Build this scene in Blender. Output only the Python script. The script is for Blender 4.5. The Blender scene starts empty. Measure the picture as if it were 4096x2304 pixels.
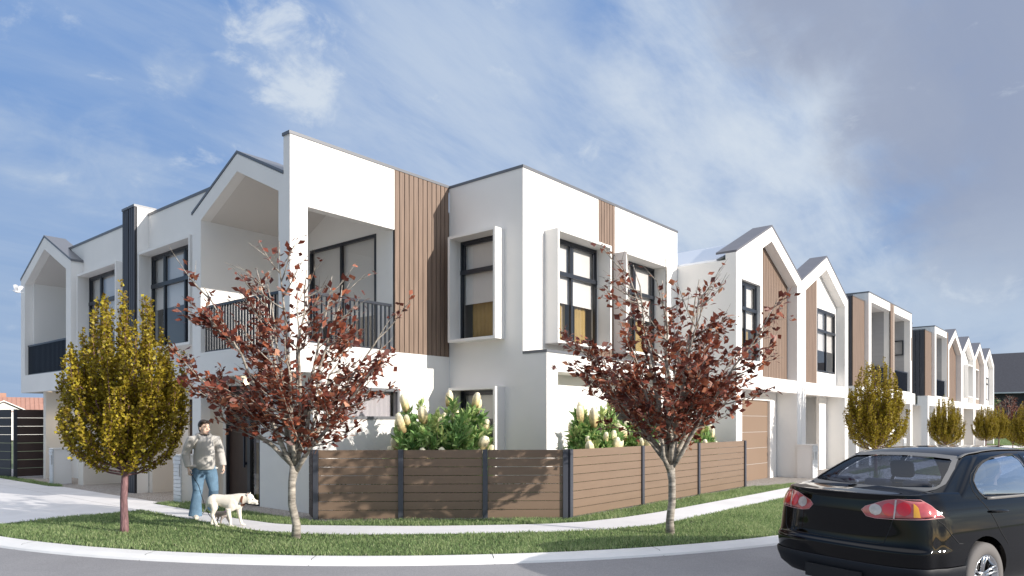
import bpy, bmesh, math, random
import numpy as np
from mathutils import Vector, Matrix, Euler, noise
from mathutils.bvhtree import BVHTree
S = bpy.context.scene
COL = S.collection
R = math.radians
rnd = random.Random(11)

# ------------------------------------------------------------------ helpers
class MB:
    """collects boxes, prisms, tubes; build() links them as ONE mesh object"""
    def __init__(self, T=None):
        self.v = []; self.f = []; self.m = []; self.T = T; self.mi = 0
    def add(self, vs, fs):
        b = len(self.v)
        if self.T: vs = [self.T(*p) for p in vs]
        self.v += [tuple(p) for p in vs]
        self.f += [tuple(i + b for i in q) for q in fs]
        self.m += [self.mi] * len(fs)
        return self
    def box(self, x0, x1, y0, y1, z0, z1):
        return self.add([(x0,y0,z0),(x1,y0,z0),(x1,y1,z0),(x0,y1,z0),(x0,y0,z1),(x1,y0,z1),(x1,y1,z1),(x0,y1,z1)],
                        [(0,3,2,1),(4,5,6,7),(0,1,5,4),(1,2,6,5),(2,3,7,6),(3,0,4,7)])
    def prism(self, poly, a0, a1, ax):
        """poly: 2-D points; extruded along ax from a0 to a1"""
        n = len(poly)
        def P(p, a):
            return (a, p[0], p[1]) if ax == 'x' else (p[0], a, p[1]) if ax == 'y' else (p[0], p[1], a)
        vs = [P(p, a0) for p in poly] + [P(p, a1) for p in poly]
        fs = [tuple(range(n))[::-1], tuple(range(n, 2*n))] + [(i, (i+1) % n, n + (i+1) % n, n + i) for i in range(n)]
        return self.add(vs, fs)
    def grid(self, u0, u1, z0, z1, w0, w1, holes, ax):
        """wall slab with rectangular holes; ax 'y': (u=x, w=y); ax 'x': (u=y, w=x)"""
        us = sorted({u0, u1, *[h[0] for h in holes], *[h[1] for h in holes]})
        zs = sorted({z0, z1, *[h[2] for h in holes], *[h[3] for h in holes]})
        us = [u for u in us if u0 <= u <= u1]; zs = [z for z in zs if z0 <= z <= z1]
        for a, b in zip(us, us[1:]):
            run = None
            for c, d in zip(zs, zs[1:]):
                mu, mz = (a+b)/2, (c+d)/2
                solid = not any(h[0] < mu < h[1] and h[2] < mz < h[3] for h in holes)
                if solid:
                    run = [c, d] if run is None else [run[0], d]
                if (not solid or d == zs[-1]) and run:
                    if ax == 'y': self.box(a, b, w0, w1, run[0], run[1])
                    else: self.box(w0, w1, a, b, run[0], run[1])
                    run = None
        return self
    def tube(self, pts, rad, n=8, cap=True):
        pts = [Vector(p) for p in pts]
        if not hasattr(rad, '__len__'): rad = [rad] * len(pts)
        vs = []; fs = []; up = None
        for i, p in enumerate(pts):
            t = (pts[min(i+1, len(pts)-1)] - pts[max(i-1, 0)])
            if t.length < 1e-9: t = Vector((0,0,1))
            t.normalize()
            if up is None:
                up = Vector((0,0,1)) if abs(t.z) < .9 else Vector((1,0,0))
            x = t.cross(up)
            if x.length < 1e-6: x = t.orthogonal()
            x.normalize(); y = x.cross(t).normalized(); up = y
            r = rad[i]; rx, ry = r if hasattr(r, '__len__') else (r, r)
            for k in range(n):
                a = 2*math.pi*k/n
                vs.append(p + x*(math.cos(a)*rx) + y*(math.sin(a)*ry))
        for i in range(len(pts)-1):
            for k in range(n):
                k2 = (k+1) % n
                fs.append((i*n+k, i*n+k2, (i+1)*n+k2, (i+1)*n+k))
        if cap:
            fs.append(tuple(range(n))[::-1]); fs.append(tuple((len(pts)-1)*n+k for k in range(n)))
        return self.add(vs, fs)
    def lathe(self, prof, n=32, M=None):
        """prof: (r, h) revolved about local z, then matrix M"""
        M = M or Matrix()
        vs = [M @ Vector((r*math.cos(2*math.pi*k/n), r*math.sin(2*math.pi*k/n), h)) for r, h in prof for k in range(n)]
        fs = []
        for i in range(len(prof)-1):
            for k in range(n):
                k2 = (k+1) % n
                fs.append((i*n+k, i*n+k2, (i+1)*n+k2, (i+1)*n+k))
        return self.add(vs, fs)
    def ball(self, c, r, M=None, nu=14, nv=9):
        r = r if hasattr(r, '__len__') else (r, r, r)
        c = Vector(c); vs = []; fs = []
        for j in range(nv+1):
            th = math.pi*j/nv
            for k in range(nu):
                ph = 2*math.pi*k/nu
                p = Vector((r[0]*math.sin(th)*math.cos(ph), r[1]*math.sin(th)*math.sin(ph), r[2]*math.cos(th)))
                if M: p = M @ p
                vs.append(c + p)
        for j in range(nv):
            for k in range(nu):
                fs.append((j*nu+k, (j+1)*nu+k, (j+1)*nu+(k+1) % nu, j*nu+(k+1) % nu))
        return self.add(vs, fs)
    def build(self, name, mats, parent=None, smooth=False, local=False, fix=True, merge=False):
        off = Vector((0,0,0))
        if parent is not None and not local:
            p = parent
            while p is not None:
                off += p.location; p = p.parent
        me = bpy.data.meshes.new(name)
        me.from_pydata([(x-off.x, y-off.y, z-off.z) for x, y, z in self.v], [], self.f)
        mats = mats if isinstance(mats, (list, tuple)) else [mats]
        for m in mats: me.materials.append(m)
        if len(mats) > 1: me.polygons.foreach_set('material_index', self.m)
        if fix or merge:
            bm = bmesh.new(); bm.from_mesh(me)
            if merge:
                bmesh.ops.remove_doubles(bm, verts=bm.verts, dist=1e-5)
                bmesh.ops.delete(bm, geom=[v for v in bm.verts if not v.link_faces], context='VERTS')
            if fix: bmesh.ops.recalc_face_normals(bm, faces=bm.faces)
            bm.to_mesh(me); bm.free()
        if smooth: me.shade_smooth()
        me.update()
        o = bpy.data.objects.new(name, me); COL.objects.link(o)
        if parent is not None: o.parent = parent
        return o

def build_each(b, name, m, parent):
    """every separate piece of the collector becomes a part of its own"""
    lab = list(range(len(b.v)))
    def root(i):
        while lab[i] != i: lab[i] = lab[lab[i]]; i = lab[i]
        return i
    for f in b.f:
        r = root(f[0])
        for i in f[1:]: lab[root(i)] = r
    groups = {}
    for f in b.f: groups.setdefault(root(f[0]), []).append(f)
    for fs in groups.values():
        ids = sorted({i for f in fs for i in f}); k = {i: n for n, i in enumerate(ids)}
        c = MB(); c.add([b.v[i] for i in ids], [tuple(k[i] for i in f) for f in fs]); c.build(name, m, parent)

def mesh_np(name, co, quads, mats, parent=None, smooth=False, tone=None):
    """fast mesh from numpy arrays (all faces same size); tone: per-vertex value in attribute 'tone'"""
    me = bpy.data.meshes.new(name); n = len(co); k = quads.shape[1]; nf = len(quads)
    me.vertices.add(n); me.vertices.foreach_set('co', co.astype(np.float32).ravel())
    me.loops.add(nf*k); me.loops.foreach_set('vertex_index', quads.astype(np.int32).ravel())
    me.polygons.add(nf); me.polygons.foreach_set('loop_start', np.arange(0, nf*k, k, dtype=np.int32))
    for m in (mats if isinstance(mats, (list, tuple)) else [mats]): me.materials.append(m)
    if tone is not None:
        a = me.attributes.new('tone', 'FLOAT', 'POINT'); a.data.foreach_set('value', tone.astype(np.float32))
    me.update(calc_edges=True); me.validate()
    if smooth: me.shade_smooth()
    o = bpy.data.objects.new(name, me); COL.objects.link(o)
    if parent is not None: o.parent = parent
    return o

def tag(o, label, cat, group=None):
    o['label'] = label; o['category'] = cat
    if group: o['group'] = group
    return o
def thing(name, label, cat, loc=(0,0,0), group=None, rotz=0, scale=1):
    o = bpy.data.objects.new(name, None); COL.objects.link(o)
    o.location = loc; o.rotation_euler = (0,0,rotz); o.scale = (scale,)*3; o.empty_display_size = .2
    return tag(o, label, cat, group)
def kind(o, k): o['kind'] = k; return o
def copy_tree(o, parent=None):
    c = o.copy(); COL.objects.link(c)
    if parent is not None: c.parent = parent
    for ch in list(o.children): copy_tree(ch, c)
    return c

# ------------------------------------------------------------------ materials
def mat(name, col, rough=.6, metal=0., spec=.5, coat=0., nscale=0., namt=0., bump=0., bscale=200., stretch=None, emit=None, coords='Object'):
    m = bpy.data.materials.new(name); m.use_nodes = True
    nt = m.node_tree; N = nt.nodes; L = nt.links; b = N['Principled BSDF']
    b.inputs['Base Color'].default_value = (*col, 1); b.inputs['Roughness'].default_value = rough
    b.inputs['Metallic'].default_value = metal; b.inputs['Specular IOR Level'].default_value = spec
    b.inputs['Coat Weight'].default_value = coat; b.inputs['Coat Roughness'].default_value = .03
    tc = N.new('ShaderNodeTexCoord'); src = tc.outputs[coords]
    if stretch:
        mp = N.new('ShaderNodeMapping'); mp.inputs['Scale'].default_value = stretch
        L.new(src, mp.inputs['Vector']); src = mp.outputs['Vector']
    if namt:
        n = N.new('ShaderNodeTexNoise'); n.inputs['Scale'].default_value = nscale; n.inputs['Detail'].default_value = 6
        L.new(src, n.inputs['Vector'])
        r = N.new('ShaderNodeMapRange'); r.inputs['From Min'].default_value = .25; r.inputs['From Max'].default_value = .75
        r.inputs['To Min'].default_value = 1-namt; r.inputs['To Max'].default_value = 1+namt
        L.new(n.outputs['Fac'], r.inputs['Value'])
        mx = N.new('ShaderNodeVectorMath'); mx.operation = 'SCALE'; mx.inputs[0].default_value = col
        L.new(r.outputs['Result'], mx.inputs['Scale']); L.new(mx.outputs['Vector'], b.inputs['Base Color'])
    if bump:
        n2 = N.new('ShaderNodeTexNoise'); n2.inputs['Scale'].default_value = bscale; n2.inputs['Detail'].default_value = 3
        L.new(src, n2.inputs['Vector'])
        bp = N.new('ShaderNodeBump'); bp.inputs['Strength'].default_value = bump; bp.inputs['Distance'].default_value = .01
        L.new(n2.outputs['Fac'], bp.inputs['Height']); L.new(bp.outputs['Normal'], b.inputs['Normal'])
    if emit:
        b.inputs['Emission Color'].default_value = (*emit[0], 1); b.inputs['Emission Strength'].default_value = emit[1]
    return m
def ramp_mat(name, stops, rough=.6, attr='tone', transl=0., spec=.3, noise_scale=0, noise_amt=0., uvstripe=None):
    """colour ramp driven by a per-vertex attribute (leaf to leaf variation)"""
    m = bpy.data.materials.new(name); m.use_nodes = True
    nt = m.node_tree; N = nt.nodes; L = nt.links; b = N['Principled BSDF']
    a = N.new('ShaderNodeAttribute'); a.attribute_name = attr
    cr = N.new('ShaderNodeValToRGB'); e = cr.color_ramp.elements
    e[0].position, e[0].color = stops[0][0], (*stops[0][1], 1)
    e[1].position, e[1].color = stops[-1][0], (*stops[-1][1], 1)
    for p, c in stops[1:-1]:
        x = e.new(p); x.color = (*c, 1)
    L.new(a.outputs['Fac'], cr.inputs['Fac']); out = cr.outputs['Color']
    if noise_amt:
        tc = N.new('ShaderNodeTexCoord'); n = N.new('ShaderNodeTexNoise'); n.inputs['Scale'].default_value = noise_scale
        n.inputs['Detail'].default_value = 4
        L.new(tc.outputs['Object'], n.inputs['Vector'])
        r = N.new('ShaderNodeMapRange'); r.inputs['From Min'].default_value = .3; r.inputs['From Max'].default_value = .7
        r.inputs['To Min'].default_value = 1-noise_amt; r.inputs['To Max'].default_value = 1+noise_amt
        L.new(n.outputs['Fac'], r.inputs['Value'])
        mx = N.new('ShaderNodeVectorMath'); mx.operation = 'SCALE'
        L.new(out, mx.inputs[0]); L.new(r.outputs['Result'], mx.inputs['Scale']); out = mx.outputs['Vector']
    L.new(out, b.inputs['Base Color'])
    b.inputs['Roughness'].default_value = rough; b.inputs['Specular IOR Level'].default_value = spec
    if transl:
        t = N.new('ShaderNodeBsdfTranslucent'); L.new(out, t.inputs['Color'])
        mix = N.new('ShaderNodeMixShader'); mix.inputs['Fac'].default_value = transl
        L.new(b.outputs['BSDF'], mix.inputs[1]); L.new(t.outputs['BSDF'], mix.inputs[2])
        L.new(mix.outputs['Shader'], N['Material Output'].inputs['Surface'])
    return m
def glass_mat(name, tint=(1,1,1), refl=1., ior=1.5):
    m = bpy.data.materials.new(name); m.use_nodes = True
    nt = m.node_tree; N = nt.nodes; L = nt.links; N.remove(N['Principled BSDF'])
    t = N.new('ShaderNodeBsdfTransparent'); t.inputs['Color'].default_value = (*tint, 1)
    g = N.new('ShaderNodeBsdfGlossy'); g.inputs['Roughness'].default_value = .01
    f = N.new('ShaderNodeFresnel'); ge = N.new('ShaderNodeNewGeometry'); mr = N.new('ShaderNodeMapRange'); L.new(ge.outputs['Backfacing'], mr.inputs['Value'])
    mr.inputs['To Min'].default_value = ior; mr.inputs['To Max'].default_value = 1/ior; L.new(mr.outputs['Result'], f.inputs['IOR'])
    k = N.new('ShaderNodeMath'); k.operation = 'MULTIPLY'; k.inputs[1].default_value = refl; k.use_clamp = True
    L.new(f.outputs['Fac'], k.inputs[0])
    mx = N.new('ShaderNodeMixShader'); L.new(k.outputs['Value'], mx.inputs['Fac'])
    L.new(t.outputs['BSDF'], mx.inputs[1]); L.new(g.outputs['BSDF'], mx.inputs[2])
    L.new(mx.outputs['Shader'], N['Material Output'].inputs['Surface'])
    return m
def speckle_mat(name, c1, c2, scale, rough=.8, bump=.3, big=0.):
    m = bpy.data.materials.new(name); m.use_nodes = True
    nt = m.node_tree; N = nt.nodes; L = nt.links; b = N['Principled BSDF']
    tc = N.new('ShaderNodeTexCoord')
    v = N.new('ShaderNodeTexVoronoi'); v.inputs['Scale'].default_value = scale
    L.new(tc.outputs['Object'], v.inputs['Vector'])
    sep = N.new('ShaderNodeSeparateColor'); L.new(v.outputs['Color'], sep.inputs['Color'])
    n = N.new('ShaderNodeTexNoise'); n.inputs['Scale'].default_value = .9; n.inputs['Detail'].default_value = 8; n.inputs['Roughness'].default_value = .65
    L.new(tc.outputs['Object'], n.inputs['Vector'])
    ad = N.new('ShaderNodeMath'); ad.operation = 'MULTIPLY_ADD'; ad.inputs[1].default_value = big; L.new(n.outputs['Fac'], ad.inputs[0])
    L.new(sep.outputs['Red'], ad.inputs[2])
    r = N.new('ShaderNodeMapRange'); r.inputs['From Max'].default_value = 1 + big
    L.new(ad.outputs['Value'], r.inputs['Value'])
    mx = N.new('ShaderNodeMix'); mx.data_type = 'RGBA'; mx.inputs['A'].default_value = (*c1, 1); mx.inputs['B'].default_value = (*c2, 1)
    L.new(r.outputs['Result'], mx.inputs['Factor']); L.new(mx.outputs['Result'], b.inputs['Base Color'])
    b.inputs['Roughness'].default_value = rough; b.inputs['Specular IOR Level'].default_value = .25
    bp = N.new('ShaderNodeBump'); bp.inputs['Strength'].default_value = bump; bp.inputs['Distance'].default_value = .006
    L.new(v.outputs['Distance'], bp.inputs['Height']); L.new(bp.outputs['Normal'], b.inputs['Normal'])
    return m

M = {}
M['render'] = mat('white_render', (.82,.80,.775), .85, spec=.2, nscale=1.3, namt=.025, bump=.25, bscale=140)
M['cream'] = mat('warm_glow_render', (.74,.69,.62), .85, spec=.2, nscale=1.3, namt=.03, bump=.3, bscale=120)  # white render with the warm downlight glow put into its colour
M['soffit'] = mat('soffit_lining', (.66,.63,.60), .8, spec=.2)
M['cap'] = mat('charcoal_capping', (.15,.155,.17), .45, metal=.3)
M['roof'] = mat('grey_roof_sheet', (.13,.13,.15), .5, nscale=3, namt=.06)
M['paleroof'] = mat('pale_roof_sheet', (.7,.73,.78), .25, metal=.25)
M['timber'] = mat('timber_boards', (.215,.152,.116), .6, spec=.3, nscale=3.5, namt=.22, bump=.15, bscale=30, stretch=(6,6,.35))
M['darkclad'] = mat('charcoal_boards', (.045,.045,.055), .55, nscale=4, namt=.2, stretch=(6,6,.4))
M['gap'] = mat('dark_gap', (.012,.012,.014), .8)
M['frame'] = mat('navy_frame', (.018,.022,.032), .35, spec=.5)
M['rail'] = mat('rail_metal', (.012,.018,.032), .35)
M['glass'] = glass_mat('window_glass', (.95,.955,.96), 1.5, 1.52)
M['blind'] = mat('blind_fabric', (.72,.69,.66), .9, spec=.1, nscale=2, namt=.03)
M['ochre'] = mat('ochre_curtain', (.36,.25,.095), .85, spec=.1, nscale=6, namt=.1)
M['mauve'] = mat('mauve_curtain', (.46,.43,.45), .9, spec=.1)
M['room'] = mat('room_lining', (.30,.27,.25), .9)
M['fence'] = mat('fence_boards', (.205,.142,.10), .5, spec=.4, nscale=2.5, namt=.06, stretch=(.5,.5,4))
M['fencedark'] = mat('dark_and_shaded_fence', (.05,.027,.021), .55, nscale=2.5, namt=.1)
M['post'] = mat('fence_posts', (.07,.075,.095), .4, metal=.25)
M['navyfence'] = mat('navy_post_shaded_boards', (.022,.025,.036), .5)
M['garage'] = mat('garage_door_tan', (.235,.165,.118), .5, spec=.3, nscale=1.5, namt=.02)
M['doorbrown'] = mat('door_brown', (.045,.026,.022), .4, nscale=5, namt=.15, stretch=(5,5,.5))
M['lbox'] = mat('letterbox_metal', (.62,.64,.66), .4, metal=.15)
M['metal'] = mat('brushed_metal', (.55,.55,.55), .3, metal=.8)
M['meter'] = mat('meter_box', (.36,.29,.24), .5)
M['lamp'] = mat('downlight_lens', (.9,.85,.75), .4, emit=((1,.82,.58), 3.))
M['road'] = speckle_mat('asphalt', (.17,.17,.18), (.36,.355,.365), 110, .85, .35, 1.6)
M['conc'] = mat('path_concrete', (.72,.71,.715), .8, spec=.2, nscale=1.6, namt=.07, bump=.15, bscale=60)
M['kerb'] = mat('kerb_concrete', (.74,.735,.73), .8, spec=.2, nscale=2.2, namt=.05, bump=.1, bscale=80)
M['gravel'] = speckle_mat('exposed_aggregate', (.16,.14,.125), (.52,.49,.46), 75, .85, .4)
M['soil'] = mat('lawn_soil', (.045,.06,.022), .95, nscale=5, namt=.4)
M['land'] = mat('paddock', (.12,.15,.07), .95, nscale=.4, namt=.3)
M['grass'] = ramp_mat('grass_blades', [(0,(.12,.20,.08)), (.45,(.30,.41,.17)), (.8,(.52,.58,.31)), (1,(.66,.65,.44))], .6, transl=.45, spec=.25)
M['bark'] = mat('grey_bark', (.33,.295,.25), .85, nscale=5, namt=.85, bump=.6, bscale=30, stretch=(1.4,1.4,4.5))
M['barkpink'] = mat('purple_bark', (.21,.115,.12), .85, nscale=18, namt=.6, bump=.9, bscale=40, stretch=(2.2,2.2,.5))
M['redleaf'] = ramp_mat('red_maple_leaf', [(0,(.07,.018,.014)), (.4,(.19,.048,.029)), (.72,(.40,.13,.07)), (1,(.62,.32,.18))], .45, transl=.25, spec=.4, noise_scale=14, noise_amt=.35)
M['yellowleaf'] = ramp_mat('golden_leaf', [(0,(.10,.055,.006)), (.4,(.25,.18,.016)), (.75,(.42,.335,.03)), (1,(.57,.48,.06))], .5, transl=.3, spec=.3)
M['shrubleaf'] = ramp_mat('light_shrub_leaf', [(0,(.08,.19,.05)), (.5,(.26,.44,.15)), (1,(.60,.64,.28))], .55, transl=.3, spec=.3)
M['greenleaf'] = ramp_mat('green_leaf', [(0,(.02,.05,.02)), (.5,(.06,.15,.04)), (1,(.22,.34,.10))], .55, transl=.3, spec=.3)
M['darkroof'] = mat('dark_roof_tile', (.045,.045,.055), .75, nscale=6, namt=.25, bump=.4, bscale=25)
M['orangeroof'] = mat('orange_roof', (.40,.21,.155), .7, nscale=2, namt=.12)

# ------------------------------------------------------------------ camera (level, with vertical shift)
EYE = 1.65
VA = R(40.3)
cam = bpy.data.cameras.new('camera'); co = bpy.data.objects.new('camera', cam); COL.objects.link(co)
cam.sensor_width = 36; cam.lens = 36 * 2880 / 4096; cam.shift_y = (1690 - 1152) / 4096
cam.clip_start = .05; cam.clip_end = 3000
co.location = (0, 0, EYE); co.rotation_euler = (R(90), 0, VA - R(90))
S.camera = co

# ------------------------------------------------------------------ daylight
SUN = Vector((.225, -1.0, .345)).normalized()
EL = math.asin(SUN.z); AZ = math.atan2(SUN.x, SUN.y)
sl = bpy.data.lights.new('sun', 'SUN'); so = bpy.data.objects.new('sun', sl); COL.objects.link(so)
sl.energy = 4.0; sl.angle = R(.55); sl.color = (1, .93, .84)
so.location = (10, -30, 20); so.rotation_euler = SUN.to_track_quat('Z', 'Y').to_euler()

def dirpx(px, py):
    a = (px - 2048) / 2880; h = (1690 - py) / 2880
    return Vector((math.cos(VA) + a*math.sin(VA), math.sin(VA) - a*math.cos(VA), h)).normalized()

w = bpy.data.worlds.new('World'); S.world = w; w.use_nodes = True
nt = w.node_tree; N = nt.nodes; L = nt.links; bg = N['Background']
sky = N.new('ShaderNodeTexSky'); sky.sky_type = 'NISHITA'; sky.sun_disc = False
sky.sun_elevation = EL; sky.sun_rotation = AZ; sky.altitude = 50; sky.air_density = 1.0; sky.dust_density = .6; sky.ozone_density = 2.2
bg.inputs['Strength'].default_value = .15
def nd(t, **k):
    n = N.new(t)
    for a, b in k.items(): setattr(n, a, b)
    return n
def math_(op, a, b=None, c=None, clamp=False):
    n = nd('ShaderNodeMath', operation=op, use_clamp=clamp)
    for i, x in enumerate((a, b, c)):
        if x is None: continue
        if isinstance(x, (int, float)): n.inputs[i].default_value = x
        else: L.new(x, n.inputs[i])
    return n.outputs[0]
def smooth(x, a, b, lo=0., hi=1.):
    n = nd('ShaderNodeMapRange', interpolation_type='SMOOTHSTEP'); L.new(x, n.inputs['Value'])
    for k, v in zip(('From Min','From Max','To Min','To Max'), (a, b, lo, hi)): n.inputs[k].default_value = v
    return n.outputs['Result']
tc = nd('ShaderNodeTexCoord'); D = tc.outputs['Generated']
sx = nd('ShaderNodeSeparateXYZ'); L.new(D, sx.inputs[0])
zc = math_('ADD', math_('MAXIMUM', sx.outputs['Z'], 0.), .22)
cb = nd('ShaderNodeCombineXYZ')
L.new(math_('DIVIDE', sx.outputs['X'], zc), cb.inputs['X']); L.new(math_('DIVIDE', sx.outputs['Y'], zc), cb.inputs['Y'])
def nz(scale, detail, rough, rot=0., st=(1,1,1), dist=0., src=None, off=(0,0,0)):
    mp = nd('ShaderNodeMapping'); mp.inputs['Rotation'].default_value = (0,0,rot); mp.inputs['Scale'].default_value = st; mp.inputs['Location'].default_value = off
    L.new(src or cb.outputs[0], mp.inputs['Vector'])
    n = nd('ShaderNodeTexNoise'); n.inputs['Scale'].default_value = scale; n.inputs['Detail'].default_value = detail
    n.inputs['Roughness'].default_value = rough; n.inputs['Distortion'].default_value = dist
    L.new(mp.outputs[0], n.inputs['Vector']); return n.outputs['Fac']
def lobe(px, py, r0, r1):
    """1 near the sky direction seen at px, py; 0 beyond angle r1 (degrees)"""
    n = nd('ShaderNodeVectorMath', operation='DOT_PRODUCT'); L.new(D, n.inputs[0]); n.inputs[1].default_value = dirpx(px, py)
    return smooth(n.outputs['Value'], math.cos(R(r1)), math.cos(R(r0)))
def mixc(f, a, b):
    n = nd('ShaderNodeMix', data_type='RGBA')
    L.new(f, n.inputs['Factor'])
    for k, x in (('A', a), ('B', b)):
        if isinstance(x, tuple): n.inputs[k].default_value = (*x, 1)
        else: L.new(x, n.inputs[k])
    return n.outputs['Result']
# clouds: thin cirrus veil, one small cumulus, a grey sheet high on the right, bright cloud under it
K = .62
c_white = (5.2*K, 5.75*K, 6.4*K); c_bright = (4.2*K, 4.9*K, 5.8*K); c_grey = (2.45*K, 2.85*K, 3.85*K); c_blue = (1.16*K, 2.36*K, 5.0*K)
stretch = lambda x, k: math_('MULTIPLY_ADD', x, k, .5 - .5*k)
streak = nz(1.1, 9, .62, rot=R(28), st=(.5, 1.9, 1), dist=.6)
fine = nz(3.2, 10, .62, rot=R(28), st=(.6, 1.7, 1), dist=.35)
puff = stretch(nz(2.2, 10, .6, src=D, st=(1.5,1.5,2.8), dist=.3), 1.7)
puff2 = stretch(nz(11., 9, .62, src=D, st=(1,1,1.5), dist=.35), 2.2)
front = nd('ShaderNodeVectorMath', operation='DOT_PRODUCT'); L.new(D, front.inputs[0]); front.inputs[1].default_value = (math.cos(VA), math.sin(VA), .1)
fr_ = smooth(front.outputs['Value'], -.1, .5)
skyk = nd('ShaderNodeVectorMath', operation='SCALE'); L.new(sky.outputs['Color'], skyk.inputs[0]); skyk.inputs['Scale'].default_value = .72
col = mixc(math_('MULTIPLY', fr_, .85), skyk.outputs[0], c_blue)
low = math_('MULTIPLY', smooth(sx.outputs['Z'], .50, .05, 0., .78), fr_)
col = mixc(low, col, (2.55*K, 3.4*K, 4.8*K))
right = smooth(math_('ADD', math_('MULTIPLY', sx.outputs['X'], .72), math_('MULTIPLY', sx.outputs['Y'], -.70)), -.6, .35)
cir = smooth(math_('MULTIPLY_ADD', stretch(fine, 1.5), .5, stretch(streak, 1.3)), .52, 1.2)
cir = math_('MULTIPLY', cir, math_('MULTIPLY_ADD', right, .58, .36), clamp=True)
col = mixc(cir, col, c_bright)
vl = math_('MULTIPLY', lobe(1750, 600, 1., 17.), smooth(math_('MULTIPLY_ADD', stretch(fine, 1.5), .5, stretch(streak, 1.2)), .30, 1.0, .2, .85))
col = mixc(vl, col, (4.0*K, 4.75*K, 5.9*K))
# bright broad cloud, centre right
br = lobe(2900, 640, 1., 19.)
brm = math_('MULTIPLY', smooth(math_('MULTIPLY_ADD', br, .75, math_('MULTIPLY_ADD', stretch(fine, 1.8), .45, math_('MULTIPLY', puff, .8))), .80, 1.65), .9)
col = mixc(brm, col, c_white)
# grey sheet, upper right
gs = math_('MAXIMUM', lobe(4200, 250, 3., 20.), math_('MULTIPLY', lobe(3350, -180, 1., 14.), .95))
gsm = math_('MULTIPLY', smooth(math_('MULTIPLY_ADD', gs, .95, math_('MULTIPLY_ADD', puff2, .18, math_('MULTIPLY', puff, .55))), .84, 1.3), .9)
col = mixc(gsm, col, c_grey)
# soft low cloud on the right
lb = math_('MULTIPLY', math_('MULTIPLY', smooth(puff, .35, .75), right), smooth(sx.outputs['Z'], .32, .05, 0., .8))
col = mixc(lb, col, c_bright)
# small cumulus, upper left, and wisps beside it
cl = math_('MAXIMUM', lobe(1075, 150, 0.2, 4.6), lobe(1170, 290, 0.2, 5.2))
clm = math_('MULTIPLY', smooth(math_('MULTIPLY_ADD', cl, .55, math_('MULTIPLY', puff2, .95)), .66, 1.12), .8)
col = mixc(clm, col, c_white)
cl = math_('MAXIMUM', lobe(700, 250, .2, 3.), math_('MAXIMUM', lobe(150, 580, .2, 5.), lobe(420, 640, .2, 6.)))
clm = math_('MULTIPLY', smooth(math_('MULTIPLY_ADD', cl, .5, math_('MULTIPLY', puff2, .8)), .62, 1.3), .42)
col = mixc(clm, col, c_bright)
# bright overhead sky out of frame, added to lift the shade on the ground
zen = smooth(sx.outputs['Z'], .58, .85, 0., .85)
col = mixc(zen, col, (7.5, 7.6, 8.0))
L.new(col, bg.inputs['Color'])
S.view_settings.view_transform = 'Standard'; S.view_settings.look = 'None'
S.view_settings.exposure = .5; S.view_settings.gamma = 1
S.render.engine = 'CYCLES'; S.cycles.use_denoising = True
S.cycles.max_bounces = 10; S.cycles.diffuse_bounces = 5; S.cycles.glossy_bounces = 4; S.cycles.transparent_max_bounces = 24
S.cycles.caustics_reflective = False; S.cycles.caustics_refractive = False; S.cycles.sample_clamp_indirect = 8
# ------------------------------------------------------------------ ground
CX0, CY0, RK = 13.8, 14.1, 11.1      # kerb circle (road edge), tangent to x=2.7 and y=3.0
def arc(r, n=40):
    """outer corner line from far left leg, round the corner, to the far right leg"""
    p = [(CX0 - r, 90.), (CX0 - r, 40.), (CX0 - r, CY0)]
    p += [(CX0 - r*math.cos(t), CY0 - r*math.sin(t)) for t in [math.pi/2*i/n for i in range(1, n)]]
    p += [(CX0, CY0 - r), (40., CY0 - r), (70., CY0-r), (130., CY0 - r)]
    return p
def strip(name, lines, zs, m, k='structure'):
    """sheet through successive polylines of equal length"""
    b = MB(); n = len(lines[0])
    b.add([(x, y, z) for ln, z in zip(lines, zs) for x, y in ln],
          [(i*n+j, i*n+j+1, (i+1)*n+j+1, (i+1)*n+j) for i in range(len(lines)-1) for j in range(n-1)])
    return kind(b.build(name, m, fix=False), k)
b = MB(); b.add([(-900,-900,-.12),(900,-900,-.12),(900,900,-.12),(-900,900,-.12)], [(0,1,2,3)])
kind(b.build('ground', M['land'], fix=False), 'structure')
# road: everything outside the kerb line
out = [(-60, 90), (-60, 40), (-60, CY0)] + [(-60, CY0 - 74*i/40) for i in range(1, 20)] + [(-60 + 74*(i-20)/20, -60) for i in range(20, 40)] + [(CX0, -60), (40, -60), (70, -60), (130, -60)]
strip('road', [arc(RK), out], (-.055, -.055), M['road'])
# layback kerb: rounded top falling to the road, with joints cut across it
strip('kerb', [arc(10.80), arc(10.86), arc(10.98), arc(RK-.02), arc(RK)], (.012, .014, .004, -.03, -.062), M['kerb'])
jb = MB()
for i in range(7):
    t = .25 + i*.2
    c_, s_ = math.cos(t), math.sin(t)
    for r0, r1, z0, z1 in ((10.80, 10.98, .018, .0075), (10.98, RK, .0075, -.055)):
        q = []
        for r, z, w_ in ((r0, z0, -.004), (r0, z0, .004), (r1, z1, .004), (r1, z1, -.004)):
            q.append((CX0 - r*c_ + w_*s_, CY0 - r*s_ - w_*c_, z))
        jb.add(q, [(0,1,2,3)])
kind(jb.build('kerb_joint_lines', M['soil'], fix=False), 'structure')

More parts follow.
